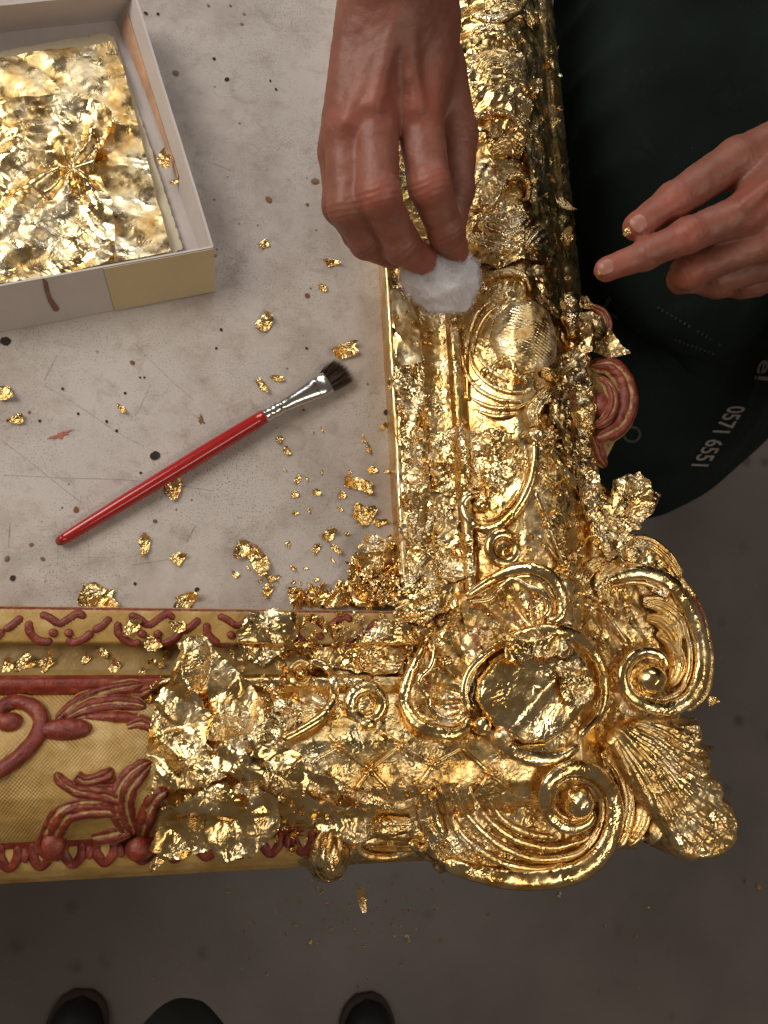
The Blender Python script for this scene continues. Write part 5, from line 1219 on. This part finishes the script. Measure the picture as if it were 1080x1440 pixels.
for (x0, y0, x1, y1, n) in ((926, 432, 1017, 487, 15), (950, 477, 1008, 498, 10)):
    for k in range(n):
        if rs.rand() < .12: continue
        t = k / n; cx, cy = x0 + (x1 - x0) * t, y0 + (y1 - y0) * t; w, hh = 3.2, rs.uniform(3, 5.5)
        A = np.array([x1 - x0, y1 - y0]) / math.hypot(x1 - x0, y1 - y0); Bp = np.array([-A[1], A[0]])
        q = [np.array([cx, cy]) + A * u_ * w * .5 + Bp * v_ * hh * .5 for u_, v_ in ((-1, -1), (-.3, -1), (.1, 1), (-.6, 1), (.3, -1), (.8, -1), (1, .4), (.5, .5))]
        print_mesh('faded_lettering', q, [(0, 1, 2, 3), (4, 5, 6, 7)], lambda x, y: (x, y), PRINTF)
tt = np.linspace(0, 2 * math.pi, 33)[:-1]
print_mesh('printed_emblem', [(888 + 13 * math.cos(x), 610 + 12 * math.sin(x)) for x in tt] + [(888 + 9.5 * math.cos(x), 610 + 8.5 * math.sin(x)) for x in tt], [(k, (k + 1) % 32, 32 + (k + 1) % 32, 32 + k) for k in range(32)], lambda x, y: (x, y), PRINTF, 'faint round printed emblem')

# cotton wad in the fingers
def blob(px, py, z, rx, ry, rz, mat, name, label, cat, seed, n=40, m_=60, amp=.10):
    c = U(px, py, z); V = []
    for i in range(n):
        th = math.pi * i / (n - 1)
        for j in range(m_):
            a = 2 * math.pi * j / m_; V.append((math.sin(th) * math.cos(a), math.sin(th) * math.sin(a), math.cos(th)))
    V = np.array(V); k = 1 + amp * fbm(V * 1.7 + seed, 3, seed) + .06 * fbm(V * 5, 3, seed + 2)
    V = V * k[:, None] * np.array([rx, ry, rz]) / 1000
    return mesh(name, V + c, gridfaces(n, m_, True), mat, None, thing=(label, cat))
cw = blob(621, 392, .070, 26, 23, 19, COTTON, 'cotton_wad', 'white cotton wad held in the fingertips against the frame', 'cotton wad', 6, amp=.22)
rs = np.random.RandomState(12); VV, FF = [], []; c0 = U(622, 392, .068); inv = [tuple(v.co) for v in cw.data.vertices]; loc = np.array(cw.location)
for i in range(4200):
    p = np.array(inv[rs.randint(len(inv))]) + loc; nd = p - c0; nd /= np.linalg.norm(nd); t_ = np.cross(nd, rs.normal(size=3)); t_ /= np.linalg.norm(t_)
    L_ = rs.uniform(.003, .010); pts_ = [p + t_ * L_ * (u_ - .5) + nd * (.0012 * rs.rand() + .0030 * rs.rand() * math.sin(math.pi * u_)) for u_ in (0, .33, .66, 1)]; w_ = np.cross(t_, nd) * .00007; k0 = len(VV)
    for q_ in pts_: VV += [q_ - w_, q_ + w_]
    FF += [(k0 + 2 * m_, k0 + 2 * m_ + 1, k0 + 2 * m_ + 3, k0 + 2 * m_ + 2) for m_ in range(3)]
cw['_base'] = loc.tolist(); fb_ = mesh('fibres', np.array(VV), FF, COTTON, cw); fb_['kind'] = 'stuff'
# leaf dust on the fingertips
flake(843, 382, 7, 'gold dust stuck to the tip of the index finger', 'gold stuck on fingertips', 501, .6, .8, zb=.131, n=6)
flake(880, 328, 7, 'gold dust stuck to the tip of the thumb', 'gold stuck on fingertips', 502, .6, .6, zb=.139, n=6)

# ---------------------------------------------------------------- the person taking the picture: shoes and dark front at the lower edge
def shoe(px, py, ang, label):
    c = U(px, py, -.9); L_, W_ = .27, .043; V = []; ns, k = 28, 20
    for i in range(ns):
        t = i / (ns - 1); w = W_ * math.sqrt(max(0.0, 1 - (1 - min(1, t / .22)) ** 2)) * (1 - .22 * math.sin(math.pi * min(1, max(0, (t - .25) / .5)))) * math.sqrt(max(.0, 1 - max(0, (t - .8) / .2) ** 2) + .02)
        hh = .045 + .05 * min(1, max(0, (t - .2) / .4)); hh *= math.sqrt(max(.02, 1 - (1 - min(1, t / .15)) ** 2))
        for j in range(k):
            a = 2 * math.pi * j / k; x = w * math.cos(a); z = hh * max(math.sin(a), 0) ** .8 + .012 if math.sin(a) > 0 else .012
            V.append((x, -t * L_, z))
    V = np.array(V); ca, sa = math.cos(ang), math.sin(ang)
    rot = lambda V: np.column_stack([V[:, 0] * ca - V[:, 1] * sa, V[:, 0] * sa + V[:, 1] * ca, V[:, 2]]) + c
    root = empty('shoe', tuple(c), label, 'shoe', 'shoes at the lower picture edge')
    mesh('upper', rot(V), gridfaces(ns, k, True), SHOE, root)
    Vs = []
    for i in range(ns):
        t = i / (ns - 1); w = (W_ + .005) * math.sqrt(max(0.0, 1 - (1 - min(1, (t + .01) / .22)) ** 2)) * (1 - .22 * math.sin(math.pi * min(1, max(0, (t - .25) / .5)))) * math.sqrt(max(.0, 1 - max(0, (t - .8) / .2) ** 2) + .02)
        for x, z in ((-w, 0), (w, 0), (w, .014), (-w, .014)): Vs.append((x, -t * L_ + .005, z))
    F = gridfaces(ns, 4, True).tolist() + [(0, 1, 2, 3)]
    mesh('sole', rot(np.array(Vs)), F, SOLE, root)
shoe(118, 1394, -.12, 'black shoe toe at the lower left picture edge')
shoe(513, 1399, .06, 'black shoe toe at the bottom edge left of the centre')
tipp = U(257, 1408, -.35); V = []; ns_, k_ = 40, 36
for i in range(ns_):
    t = i / (ns_ - 1); rr = .045 * math.sqrt(t * 2 if t < .25 else .5) * 1.6 * (1 + .8 * t)
    for j in range(k_):
        a = 2 * math.pi * j / k_; V.append((tipp[0] + rr * math.cos(a), tipp[1] - t ** 1.6 * .45, tipp[2] + rr * .9 * math.sin(a) + .12 * t))
V = np.array(V); V += .003 * fbm(V * 28, 2)[:, None]
mesh('clothed_form', V, gridfaces(ns_, k_, True), CLOTH, None, thing=('dark green rounded clothed form at the lower edge between the two shoes', 'clothing'))

for o in bpy.data.objects:
    if '_base' in o: del o['_base']
